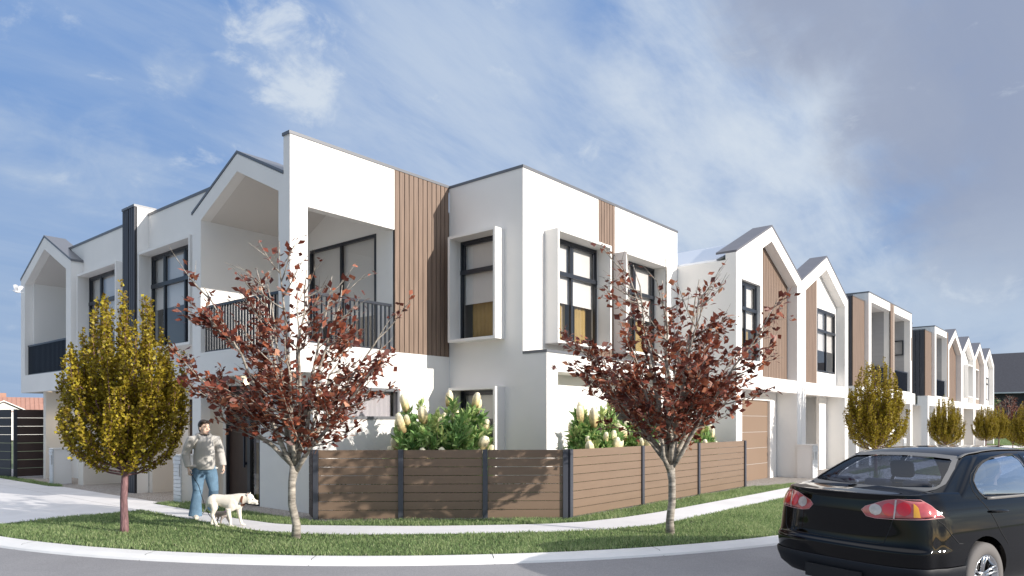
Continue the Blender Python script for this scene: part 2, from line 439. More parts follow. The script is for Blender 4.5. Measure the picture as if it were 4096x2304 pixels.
PATH_F = [(5.76, 90), (5.76, 40), (5.77, 13.96), (5.77, 12.0), (5.78, 10.7), (5.84, 9.95), (6.06, 9.27), (6.5, 8.6), (7.1, 7.95), (7.56, 7.48), (8.1, 6.98), (8.66, 6.47), (9.3, 6.02), (10.17, 5.72), (11.2, 5.64), (12.44, 5.64), (16.4, 5.62), (40, 5.6), (70, 5.6), (130, 5.6)]
PATH_B = [(6.42, 90), (6.42, 40), (6.42, 14.96), (6.40, 13.05), (6.34, 11.5), (6.42, 10.5), (6.6, 10.0), (6.96, 9.5), (7.45, 8.85), (7.93, 8.3), (8.4, 7.85), (8.84, 7.44), (9.3, 7.08), (9.85, 6.78), (10.7, 6.58), (11.74, 6.48), (16.4, 6.42), (40, 6.42), (70, 6.42), (130, 6.42)]
strip('footpath', [PATH_F, PATH_B], (.012, .012), M['conc'])
# crossovers and driveways between kerb and path, and aprons towards the houses
def sheet(name, poly, z, m, k='structure'):
    b = MB(); b.add([(x, y, z) for x, y in poly], [tuple(range(len(poly)))]); return kind(b.build(name, m, fix=False), k)
sheet('crossover', [(2.98, 90), (2.98, 14.1), (3.05, 13.75), (3.6, 13.83), (4.6, 13.95), (5.765, 13.98), (5.765, 90)], .011, M['conc'])
sheet('crossover', [(16.3, 3.28), (130, 3.28), (130, 5.61), (16.9, 5.63)], .011, M['conc'])
sheet('apron', [(6.42, 14.95), (6.6, 15.15), (6.6, 20.6), (6.42, 21.1)], .0115, M['conc'])
sheet('apron', [(19.2, 6.42), (40, 6.42), (40, 6.8), (19.6, 6.75)], .0115, M['conc'])
sheet('gravel_yard', [(6.6, 15.15), (6.78, 14.95), (6.95, 14.6), (6.95, 11.6), (7.02, 10.2), (10.0, 7.2), (18.0, 7.2), (18.6, 6.9), (19.6, 6.75), (66, 6.75), (66, 10), (9.5, 10), (9.5, 30), (6.72, 30), (6.72, 21.1), (6.6, 20.6)], .006, M['gravel'])
# soil under the grass
SOILS = []
def soil(poly, z=.004):
    SOILS.append(poly); return sheet('lawn_soil', poly, z, M['soil'])
a_in = arc(10.80)
front = [(x, y) for x, y in a_in if (y < 13.75 and x < 16.3)] + [(16.3, CY0-10.80)]
front = front + [(16.9, 5.63)] + [p for p in PATH_F[::-1] if p[1] < 13.97 and p[0] < 16.8] + [(4.6, 13.95), (3.6, 13.83), (3.02, 13.75)]
soil(front)
backL = [(6.42, 14.96), (6.40, 13.05), (6.34, 11.5), (6.42, 10.5), (6.6, 10.0), (6.96, 9.5), (7.45, 8.85), (7.93, 8.3), (8.4, 7.85), (8.84, 7.44), (9.3, 7.08), (9.85, 6.78), (10.7, 6.58), (11.74, 6.48), (16.4, 6.42), (19.2, 6.42), (19.6, 6.75), (18.6, 6.9), (18.0, 7.2), (10.0, 7.18), (7.02, 10.2), (6.95, 11.6), (6.95, 14.6), (6.78, 14.95)]
soil(backL, .008)
soil([(6.42, 21.1), (6.6, 20.6), (6.72, 21.1), (6.72, 26.2), (6.42, 26.2)], .0085)
far_lawns = [[(24.3, 6.42), (30, 6.42), (29.6, 6.78), (24.8, 6.78)], [(33, 6.42), (40, 6.42), (39.6, 6.78), (33.4, 6.78)], [(25, 3.6), (33, 3.6), (32.4, 5.3), (25.8, 5.3)],
             [(44, 6.42), (52, 6.42), (51.6, 6.78), (44.4, 6.78)], [(42, 3.5), (56, 3.5), (55, 5.3), (43, 5.3)], [(62, 3.5), (90, 3.5), (90, 9), (62, 9)]]
for p in far_lawns: soil(p, .015)

def inside(px, py, poly):
    res = np.zeros(len(px), bool); n = len(poly); j = n-1
    for i in range(n):
        xi, yi = poly[i]; xj, yj = poly[j]
        if yi != yj:
            c = ((yi > py) != (yj > py)) & (px < (xj-xi)*(py-yi)/(yj-yi) + xi)
            res ^= c
        j = i
    return res
rs = np.random.RandomState(5)
def grass(name, polys, dens, hmin, hmax, wid, label):
    X = []; Y = []
    for p in polys:
        a = np.array(p); lo = a.min(0); hi = a.max(0); n = int((hi-lo).prod()*dens)
        x = rs.uniform(lo[0], hi[0], n); y = rs.uniform(lo[1], hi[1], n); k = inside(x, y, p)
        X.append(x[k]); Y.append(y[k])
    x = np.concatenate(X); y = np.concatenate(Y); n = len(x)
    clump = .5 + .5*np.sin(x*3.1 + 1.7*np.sin(y*2.3))*np.cos(y*2.7 + 1.3*np.sin(x*1.9))
    h = rs.uniform(hmin, hmax, n)*(.75 + .45*clump); th = rs.uniform(0, 6.283, n); lean = rs.uniform(.25, 1.0, n)*h
    lx = np.cos(th)*lean; ly = np.sin(th)*lean; ph = th + rs.uniform(.9, 2.2, n); wx = np.cos(ph)*wid*rs.uniform(.6, 1.2, n); wy = np.sin(ph)*wid
    z0 = np.full(n, .0)
    P = np.stack([np.stack([x-wx, y-wy, z0], 1), np.stack([x+wx, y+wy, z0], 1),
                  np.stack([x+wx*.75+lx*.35, y+wy*.75+ly*.35, h*.62], 1), np.stack([x-wx*.75+lx*.35, y-wy*.75+ly*.35, h*.62], 1),
                  np.stack([x+lx+wx*.12, y+ly+wy*.12, h], 1), np.stack([x+lx-wx*.12, y+ly-wy*.12, h], 1)], 1).reshape(-1, 3)
    i = np.arange(n)*6
    Q = np.concatenate([np.stack([i, i+1, i+2, i+3], 1), np.stack([i+3, i+2, i+4, i+5], 1)])
    tone = np.clip(.42 + .22*(clump-.5) + rs.normal(0, .2, n), 0, 1)
    o = mesh_np(name, P, Q, M['grass'], tone=np.repeat(tone, 6))
    kind(o, 'stuff'); tag(o, label, 'grass'); return o
grass('lawn_grass', [front], 2300, .026, .056, .0058, 'mown green nature strip grass between the kerb and the footpath')
grass('verge_grass', [backL, [(6.42, 21.1), (6.6, 20.6), (6.72, 21.1), (6.72, 26.2), (6.42, 26.2)]], 2300, .03, .07, .0055, 'narrow verge of longer grass along the foot of the slat fence')
grass('far_grass', far_lawns, 260, .05, .09, .012, 'far patches of lawn along the street behind the car')
# ------------------------------------------------------------------ house parts
def TT(ax, c):
    return (lambda u, w, z: (u, c+w, z)) if ax == 'y' else (lambda u, w, z: (c+w, u, z))
def window(par, ax, c, u0, u1, z0, z1, mull=(), trans=None, blind=None, curt=None, cmat='ochre', dep=.0, fw=.055, seed=0, back=1.6, fm='frame'):
    """aluminium window set in the wall plane c; returns its frame"""
    T = TT(ax, c + dep); f = MB(T)
    f.box(u0, u1, 0, .07, z1-fw, z1).box(u0, u1, 0, .07, z0, z0+fw).box(u0, u0+fw, 0, .07, z0+fw, z1-fw).box(u1-fw, u1, 0, .07, z0+fw, z1-fw)
    for m in mull: f.box(m-.03, m+.03, .004, .066, z0+fw, z1-fw)
    us = [u0+fw] + [m for m in mull] + [u1-fw]
    if trans:
        f.box(u0-.005, u1+.005, -.012, .06, trans-.045, trans+.045)
        for a, b in zip(us, us[1:]):                       # inner sash of the top lights
            a += .03; b -= .03
            f.box(a, b, .012, .05, z1-fw-.045, z1-fw).box(a, a+.035, .012, .05, trans+.045, z1-fw-.045).box(b-.035, b, .012, .05, trans+.045, z1-fw-.045)
    fr = f.build('window', M[fm], par)
    p = MB(T)
    p.add([(u0+fw, .035, z0+fw), (u1-fw, .035, z0+fw), (u1-fw, .035, z1-fw), (u0+fw, .035, z1-fw)], [(0,1,2,3)])
    p.build('pane', M['glass'], fr, fix=False).location = -fr.location
    if blind:
        q = MB(T); q.box(u0+fw, u1-fw, .10, .106, blind, z1-.02).box(u0+fw, u1-fw, .094, .112, blind-.022, blind)
        q.build('blind', M['blind'], fr)
    if curt:
        for (a, b) in curt:
            q = MB(T); n = max(6, int((b-a)/.035)); vs = []
            for i in range(n+1):
                u = a + (b-a)*i/n; w_ = .20 + .018*math.sin(i*1.9+seed)
                vs += [(u, w_, z0+.02), (u, w_, z1-.05)]
            q.add(vs, [(2*i, 2*i+2, 2*i+3, 2*i+1) for i in range(n)])
            q.build('curtain', M[cmat], fr, fix=False, smooth=True)
    r = MB(T); e = .08; d0 = .16 if not curt else .26
    a, b, lo, hi = u0-.3, u1+.3, z0-.25, z1+.12
    w0, w1 = min(.19, back-.02), back
    r.add([(a,w0,lo),(b,w0,lo),(b,w0,hi),(a,w0,hi),(a,w1,lo),(b,w1,lo),(b,w1,hi),(a,w1,hi)], [(4,5,6,7),(0,1,5,4),(2,3,7,6),(1,2,6,5),(3,0,4,7)])
    r.build('room_lining', M['room'], fr, fix=False)
    return fr
def surround(par, ax, c, u0, u1, z0, z1, p, th=.055, m='render'):
    b = MB(TT(ax, c))
    b.box(u0, u1, -p, -.001, z1-th, z1).box(u0, u1, -p, -.001, z0, z0+th).box(u0, u0+th, -p, -.001, z0+th, z1-th).box(u1-th, u1, -p, -.001, z0+th, z1-th)
    return b.build('window_surround', M[m], par)
def cladding(par, ax, c, u0, u1, z0, z1, pitch=.127, gap=.018, th=.03, m='timber', top=None, name='cladding'):
    """vertical boards on plane c (front face), dark gaps between; top(u) cuts the boards to a slope"""
    b = MB(TT(ax, c)); n = max(1, round((u1-u0)/pitch)); p = (u1-u0)/n
    for i in range(n):
        a, d = u0+i*p+gap/2, u0+(i+1)*p-gap/2
        if top is None: b.box(a, d, 0, th, z0, z1)
        else:
            za, zd = min(z1, top(a)), min(z1, top(d))
            b.add([(a,0,z0),(d,0,z0),(d,th,z0),(a,th,z0),(a,0,za),(d,0,zd),(d,th,zd),(a,th,za)],
                  [(0,3,2,1),(4,5,6,7),(0,1,5,4),(1,2,6,5),(2,3,7,6),(3,0,4,7)])
    b.mi = 1
    hi = z1 if top is None else min(min(z1, top(u0)), min(z1, top(u1)))
    if top is None: b.box(u0, u1, th, th+.02, z0+.001, z1-.001)
    else:
        k = 12
        for i in range(k):
            a, d = u0+(u1-u0)*i/k, u0+(u1-u0)*(i+1)/k
            za, zd = min(z1, top(a)), min(z1, top(d))
            b.add([(a,th,z0),(d,th,z0),(d,th,zd),(a,th,za)], [(0,1,2,3)])
    return b.build(name, [M[m], M['gap']], par)
def balustrade(par, ax, c, u0, u1, z0, z1, pitch=.105):
    b = MB(TT(ax, c))
    b.box(u0, u1, -.03, .03, z1-.05, z1).box(u0, u1, -.02, .02, z0, z0+.03)
    n = int((u1-u0)/pitch)
    for i in range(n+1):
        u = u0+.03+(u1-u0-.06)*i/n
        b.box(u-.009, u+.009, -.022, .022, z0+.03, z1-.05)
    return b.build('balustrade', M['rail'], par)
def downlight(par, x, y, z, power=0.):
    b = MB(); b.lathe([(.075, 0), (.075, -.008), (.055, -.010), (.055, -.004)], 18, Matrix.Translation((x, y, z)))
    o = b.build('downlight', M['metal'], par)
    q = MB(); q.lathe([(.0, -.006), (.054, -.006)], 18, Matrix.Translation((x, y, z))); q.build('lens', M['lamp'], o, fix=False)
    if power:
        l = bpy.data.lights.new('downlight_beam', 'SPOT'); l.energy = power; l.color = (1, .80, .55); l.spot_size = R(130); l.spot_blend = .8; l.shadow_soft_size = .05
        lo = bpy.data.objects.new('downlight_beam', l); COL.objects.link(lo); lo.location = (x, y, z-.03)
    return o
def gable_frame(b, ax_, a0, a1, u0, u1, zb, ze, za, fw, bt):
    """flat portal: legs, bottom band, two slopes. u0<u1, eaves ze, apex za, band bt; prism axis ax_"""
    um = (u0+u1)/2; s = (za-ze)/(um-u0); fz = bt[2]
    L_ = [(u0, zb), (u0, ze), (um, za), (um, za-fz), (u0+fw, za-fz-s*(um-u0-fw)), (u0+fw, zb)]
    b.prism(L_, a0, a1, ax_); b.prism([(2*um-p[0], p[1]) for p in L_[::-1]], a0, a1, ax_)
    if bt[1] > bt[0]: b.prism([(u0+fw, bt[0]), (u1-fw, bt[0]), (u1-fw, bt[1]), (u0+fw, bt[1])], a0, a1, ax_)
def slope_roof(b, ax_, a0, a1, u0, u1, ze, za, th=.055, over=.0):
    um = (u0+u1)/2; s = (za-ze)/(um-u0); u0 -= over; ze -= s*over
    p = [(u0, ze), (um, za), (um, za+th), (u0, ze+th)]
    b.prism(p, a0, a1, ax_); b.prism([(2*um+ (um-um)-q[0]+0, q[1]) for q in p[::-1]], a0, a1, ax_)

# ================================================================== corner house
H = thing('corner_house', 'big white corner house with tall blank end wall, corner block and gabled balcony', 'house', (9, 11.5, 0))
X0, XW, Y1, XB, Y2, Y3 = 7.08, 7.38, 11.09, 10.98, 9.03, 8.44
b = MB()
# tall end wall facing the corner, balcony opening and timber strip left out
b.grid(7.08, 9.45, 3.06, 6.70, Y1, 11.29, [(7.44, 9.45, 3.08, 5.50)], 'y')
b.box(9.45, XB, Y1+.055, 11.29, 3.06, 6.70)
b.box(9.45, 9.47, 11.29, 14.31, 3.07, 5.5) if False else None
b.grid(7.55, XB, 0, 3.06, Y1, 11.29, [(8.19, 9.58, 1.71, 2.325)], 'y')
b.box(7.08, 7.55, Y1, 11.29, 2.55, 3.06)
# gabled balcony front
gy0, gy1, gym = 11.09, 14.67, 12.88
b.prism([(14.31, 0), (14.67, 0), (14.67, 5.94), (gym, 6.78), (gym, 6.44), (14.31, 5.77)], X0, X0+.2, 'x')
b.prism([(gym, 6.44), (gym, 6.78), (11.29, 6.03), (11.29, 2.55), (11.45, 2.55), (11.45, 5.77)], X0, X0+.2, 'x')
b.box(X0, X0+.2, 11.45, 14.31, 2.55, 3.07)
ew = MB(); ew.box(7.281, 8.1, 14.31, 14.668, 0, 2.55); ew.box(XW+.01, 8.2, 17.28, 17.45, 0, 2.55)
build_each(ew, 'entry_wall', M['cream'], H)
# upper wall beside the balcony, parapet behind the gable
b.grid(14.67, 17.45, 2.55, 6.50, XW, 7.55, [(14.93, 17.35, 3.345, 5.53)], 'x')
b.prism([(14.669, 5.96), (14.669, 6.5), (13.5, 6.5)], XW, 7.55, 'x')
b.box(7.28, XW, 14.62, 14.67, 2.55, 6.0)
# ground floor entry wall, garage recess
b.box(7.55, 7.7, 11.29, 12.87, 0, 2.55)
b.box(7.55, 7.7, 12.87, 14.20, 2.40, 2.55)
b.box(7.55, 7.7, 14.20, 14.31, 0, 2.55)
b.grid(14.67, 17.28, 0, 2.55, 8.1, 8.2, [(14.80, 17.0, 0, 2.2)], 'x')
# corner block: side wall, upper front, ground floor front with porch
b.grid(Y2+.17, Y1, 3.06, 6.69, XB, XB+.16, [(9.56, 10.77, 3.385, 5.49)], 'x')
b.grid(9.06, Y1, 0, 3.06, XB, XB+.16, [(9.56, 10.77, .3, 2.32)], 'x'); b.box(XB, XB+.16, Y3+.16, 9.06, 0, 3.005); b.box(XB, XB+.16, Y2, 9.06, 3.005, 3.06)
b.grid(XB, 17.44, 3.06, 6.69, Y2, Y2+.17, [(11.74, 13.63, 3.32, 5.53), (14.36, 16.25, 3.32, 5.53), (13.67, 14.355, 3.06, 6.69)], 'y')
b.grid(XB, 17.44, 0, 3.005, Y3, Y3+.16, [(11.34, 16.9, 0, 2.65)], 'y')
b.grid(11.2, 17.3, 0, 2.8, 9.05, 9.15, [(14.13, 16.6, 0, 2.4)], 'y')
b.box(11.2, 11.34, Y3+.16, 9.05, 0, 2.65).box(16.9, 17.04, Y3+.16, 9.05, 0, 2.65)
b.box(11.2, 17.04, Y3+.16, 9.05, 2.65, 2.72)
b.box(17.28, 17.44, Y2+.17, 17.4, 0, 6.69)
b.box(XB+.16, 17.44, 8.6, Y2+.3, 2.90, 3.0)
b.build('wall', M['render'], H)
# balcony lining (shaded inner walls, ceiling, deck)
b = MB()
b.box(7.28, 9.45, 14.31, 14.45, 2.75, 5.80)
b.grid(11.29, 14.31, 3.07, 6.5, 9.451, 9.55, [(11.66, 14.0, 3.07, 5.52)], 'x')
build_each(b, 'balcony_wall', M['render'], H)
b = MB()
b.prism([(14.31, 5.77), (gym, 6.44), (gym, 6.5), (14.31, 5.83)], 7.281, 9.45, 'x'); b.prism([(11.29, 5.695), (gym, 6.44), (gym, 6.5), (11.29, 5.76)], 7.281, 9.45, 'x')
b.box(7.28, 9.55, 11.29, 14.31, 2.97, 3.068)
b.box(7.28, 8.2, 11.29, 14.31, 2.57, 2.66).box(XW+.012, 8.2, 14.675, 17.28, 2.56, 2.66)
build_each(b, 'soffit', M['soffit'], H)
# flat roofs, floors
b = MB(); b.box(9.56, 17.27, 11.30, 14.46, 6.15, 6.25).box(7.56, 17.27, 14.46, 17.40, 6.15, 6.25).box(11.15, 17.27, 9.21, 11.30, 6.15, 6.25).box(9.6, 17.27, 11.3, 17.4, 2.7, 2.9).box(17.0, 17.28, 17.30, 17.40, 0, 6.2)
b.box(8.2, 17.27, 17.36, 17.40, 0, 6.2)
slope_roof(b, 'x', X0-.01, 8.0, 11.09+.2, 14.67, 6.0, 6.80) if False else None
build_each(b, 'roof_deck', M['roof'], H)
b = MB()
b.prism([(14.70, 5.94), (gym, 6.785), (gym, 6.84), (14.70, 5.995)], X0-.012, 7.95, 'x'); b.prism([(11.291, 6.045), (gym, 6.785), (gym, 6.84), (11.291, 6.10)], X0-.012, 7.95, 'x')
b.build('gable_roof', M['cap'], H)
b = MB()
b.box(7.06, XB-.012, Y1-.015, 11.31, 6.70, 6.755)
b.box(XW-.015, 7.56, 13.5, 17.45, 6.50, 6.56)
b.box(XB-.012, XB+.18, Y2-.014, 11.31, 6.69, 6.745).box(XB+.18, 17.46, Y2-.014, Y2+.19, 6.69, 6.745).box(17.26, 17.46, Y2+.19, 17.4, 6.69, 6.745)
b.box(XB-.012, 17.45, Y3-.015, Y2-.001, 3.005, 3.06)
build_each(b, 'capping', M['cap'], H)
cladding(H, 'y', Y1-.004, 9.455, XB-.01, 3.06, 6.698)
cladding(H, 'y', Y2-.004, 13.675, 14.352, 3.06, 6.688, pitch=.115)
# windows
surround(H, 'x', XB, 9.50, 10.83, 3.33, 5.55, .30)
window(H, 'x', XB, 9.56, 10.77, 3.385, 5.49, (), 4.83, 4.18, [(9.66, 10.6)], 'ochre', dep=.02, seed=1)
surround(H, 'x', XB, 9.50, 10.83, .24, 2.375, .30)
window(H, 'x', XB, 9.56, 10.77, .3, 2.32, (), 1.60, 1.75, None, dep=.02)
for a in (11.68, 14.30):
    surround(H, 'y', Y2, a, a+2.01, 3.265, 5.585, .34)
    window(H, 'y', Y2, a+.06, a+1.95, 3.32, 5.53, (a+1.0,), 4.80, 4.22, [(a+.72, a+1.0), (a+1.35, a+1.78)], 'ochre', dep=.02, seed=a)
surround(H, 'x', XW, 14.88, 17.42, 3.29, 5.585, .26)
window(H, 'x', XW, 14.93, 17.36, 3.345, 5.53, (15.7, 16.7), 4.82, 4.3, [(15.0, 15.6)], 'mauve', dep=.02, seed=3)
window(H, 'y', Y1, 8.19, 9.58, 1.71, 2.325, (), None, None, [(8.28, 9.5)], 'mauve', dep=-.012, fw=.06, seed=4, fm='cap')
window(H, 'x', 9.451, 11.66, 14.0, 3.075, 5.52, (12.85,), None, 3.9, None, dep=-.01, fw=.06)
window(H, 'y', 9.6, 14.13, 16.6, .02, 2.4, (15.3,), None, None, [(14.2, 14.6)], 'mauve')
b = MB(); b.box(14.13, 14.2, 9.15, 9.6, 0, 2.4); b.build('porch_jamb', M['cream'], H)
balustrade(H, 'x', X0+.1, 11.47, 14.29, 3.08, 4.02)
balustrade(H, 'y', Y1+.1, 7.46, 9.43, 3.09, 4.02)
# entry door with sidelight
d = MB(TT('x', 7.62)); d.box(13.38, 14.16, 0, .05, .02, 2.38); door = d.build('front_door', M['doorbrown'], H)
hb = MB(TT('x', 7.62)); hb.box(13.46, 13.50, -.07, -.04, .75, 2.0).box(13.46, 13.50, -.04, 0, .80, .85).box(13.46, 13.50, -.04, 0, 1.9, 1.95); hb.build('handle', M['rail'], door)
f = MB(TT('x', 7.56)); f.box(12.875, 12.93, 0, .1, .01, 2.395).box(13.25, 13.36, 0, .1, .01, 2.395).box(14.16, 14.195, 0, .1, .01, 2.395).box(12.93, 13.25, 0, .1, .01, .08).box(12.93, 13.25, 0, .1, 2.33, 2.395).box(13.36, 14.16, 0, .1, 2.385, 2.398)
fr = f.build('door_frame', M['frame'], H)
g = MB(TT('x', 7.60)); g.add([(12.93,.0,.08),(13.25,.0,.08),(13.25,.0,2.33),(12.93,.0,2.33)], [(0,1,2,3)]); g.build('sidelight', M['glass'], fr, fix=False)
g = MB(TT('x', 7.72)); g.box(12.9, 13.3, 0, .02, .03, 1.25); g.mi = 1; g.box(12.9, 13.3, 0, .02, 1.25, 2.36); g.build('sidelight_curtain', [M['ochre'], M['blind']], fr)
g = MB(TT('x', 8.14))
for i in range(5): g.box(14.80, 17.0, 0, .04, i*.44+.004, (i+1)*.44-.004)
g.build('garage_door', M['doorbrown'], H)
# split pier of charcoal boards: this house's half
def pier(par, y0, y1):
    b = MB(); b.box(7.12, XW-.001, y0, y1, 0, 6.66); b.build('pier', M['render'], par)
    cladding(par, 'x', 7.065, y0+.006, y1-.006, .01, 6.655, pitch=.11, m='darkclad')
    b = MB(); b.box(7.05, 7.56, y0, y1, 6.66, 6.715); b.build('pier_cap', M['cap'], par)
    b = MB(); b.box(XW, 7.55, y0, y1, 6.50, 6.66); b.build('pier_back', M['render'], par)
pier(H, 17.452, 17.79)
b = MB(); b.box(XW, 7.55, 17.45, 17.79, 2.55, 6.5); b.build('party_wall', M['render'], H)
for x, y, pw in ((7.5, 13.4, 12), (7.75, 15.4, 26), (7.6, 16.6, 14)): downlight(H, x, y, 2.56, pw)

# ================================================================== left neighbour (mirrored)
H2 = thing('left_townhouse', 'white townhouse at the left end with gabled balcony beside charcoal pier', 'house', (8.5, 21.5, 0))
g0, g1, gm = 21.53, 25.69, 23.61
b = MB()
gable_frame(b, 'x', X0, X0+.2, g0, g1, 2.55, 6.0, 6.965, .36, (2.55, 3.07, .34))
b.grid(17.81, g0, 2.55, 6.50, XW, 7.55, [(18.74, 21.17, 3.345, 5.53)], 'x')
b.prism([(g0, 6.02), (22.6, 6.5), (g0, 6.5)], XW, 7.55, 'x')
b.box(7.28, XW, g0, g0+.05, 2.55, 6.0)
b.box(7.28, 9.4, g1-.16, g1, 0, 6.0) if False else None
b.box(7.28, 12, g1-.15, g1, 2.55, 6.3)
ew = MB(); ew.box(7.24, 7.9, 24.02, 24.22, 0, 2.55).box(7.12, 8.1, 20.76, 21.12, 0, 2.55); build_each(ew, 'entry_wall', M['cream'], H2)
b.box(7.9, 8.0, 22.6, 24.22, 0, 2.55).grid(17.9, 20.76, 0, 2.55, 8.1, 8.2, [(18.2, 20.4, 0, 2.2)], 'x')
b.box(6.96, 7.56, 20.92, 21.1, 0, 2.55) if False else None
b.box(7.9, 8.0, 21.12, 21.5, 0, 2.55)
b.build('wall', M['render'], H2)
b = MB(); b.box(7.28, 9.4, g1-.5, g1-.36, 2.75, 6.0).box(9.4, 9.5, g0, g1-.15, 2.9, 6.6).box(7.28, 9.4, g0+.22, g0+.36, 2.75, 6.0); build_each(b, 'balcony_wall', M['render'], H2)
b = MB(); s_ = (6.965-6.0)/2.08
b.prism([(g0+.36, 5.79), (gm, 6.625), (gm, 6.69), (g0+.36, 5.86)], 7.281, 9.4, 'x'); b.prism([(g1-.36, 5.79), (gm, 6.625), (gm, 6.69), (g1-.36, 5.86)], 7.281, 9.4, 'x')
b.box(7.28, 9.4, g0+.36, g1-.36, 2.95, 3.068).box(7.28, 9.4, g0, g1, 2.57, 2.66).box(XW+.012, 8.2, 17.9, g0-.005, 2.56, 2.66)
build_each(b, 'soffit', M['soffit'], H2)
b = MB(); slope_roof(b, 'x', X0-.012, 7.62, g0, g1, 6.0, 6.968, .06, .03); b.build('gable_roof', M['cap'], H2)
b = MB(); b.box(7.56, 12, 17.8, g0+.2, 6.1, 6.2).box(9.5, 12, g0+.2, g1-.15, 6.1, 6.2); build_each(b, 'roof_deck', M['roof'], H2)
b = MB(); b.box(XW-.015, 7.56, 17.81, 22.62, 6.50, 6.56); build_each(b, 'capping', M['cap'], H2)
pier(H2, 17.815, 18.15)
surround(H2, 'x', XW, 18.68, 21.23, 3.29, 5.585, .26)
window(H2, 'x', XW, 18.74, 21.17, 3.345, 5.53, (19.4, 20.4), 4.82, 4.0, [(20.5, 21.1)], 'mauve', dep=.02, seed=5)
balustrade(H2, 'x', X0+.1, g0+.38, g1-.38, 3.08, 3.98)
d = MB(TT('x', 7.86)); d.box(21.5, 22.6, 0, .05, .01, 2.3); d.build('front_door', M['doorbrown'], H2)
b = MB(TT('x', 7.88)); b.box(21.5, 22.6, 0, .1, 2.3, 2.55); b.build('door_head', M['render'], H2)
g = MB(TT('x', 8.14))
for i in range(5): g.box(18.2, 20.4, 0, .04, i*.44+.004, (i+1)*.44-.004)
g.build('garage_door', M['doorbrown'], H2)
for y, pw in ((24.5, 0), (23.2, 22)): downlight(H2, 7.5, y, 2.565, pw)
downlight(H2, 7.75, 19.4, 2.56, 16)

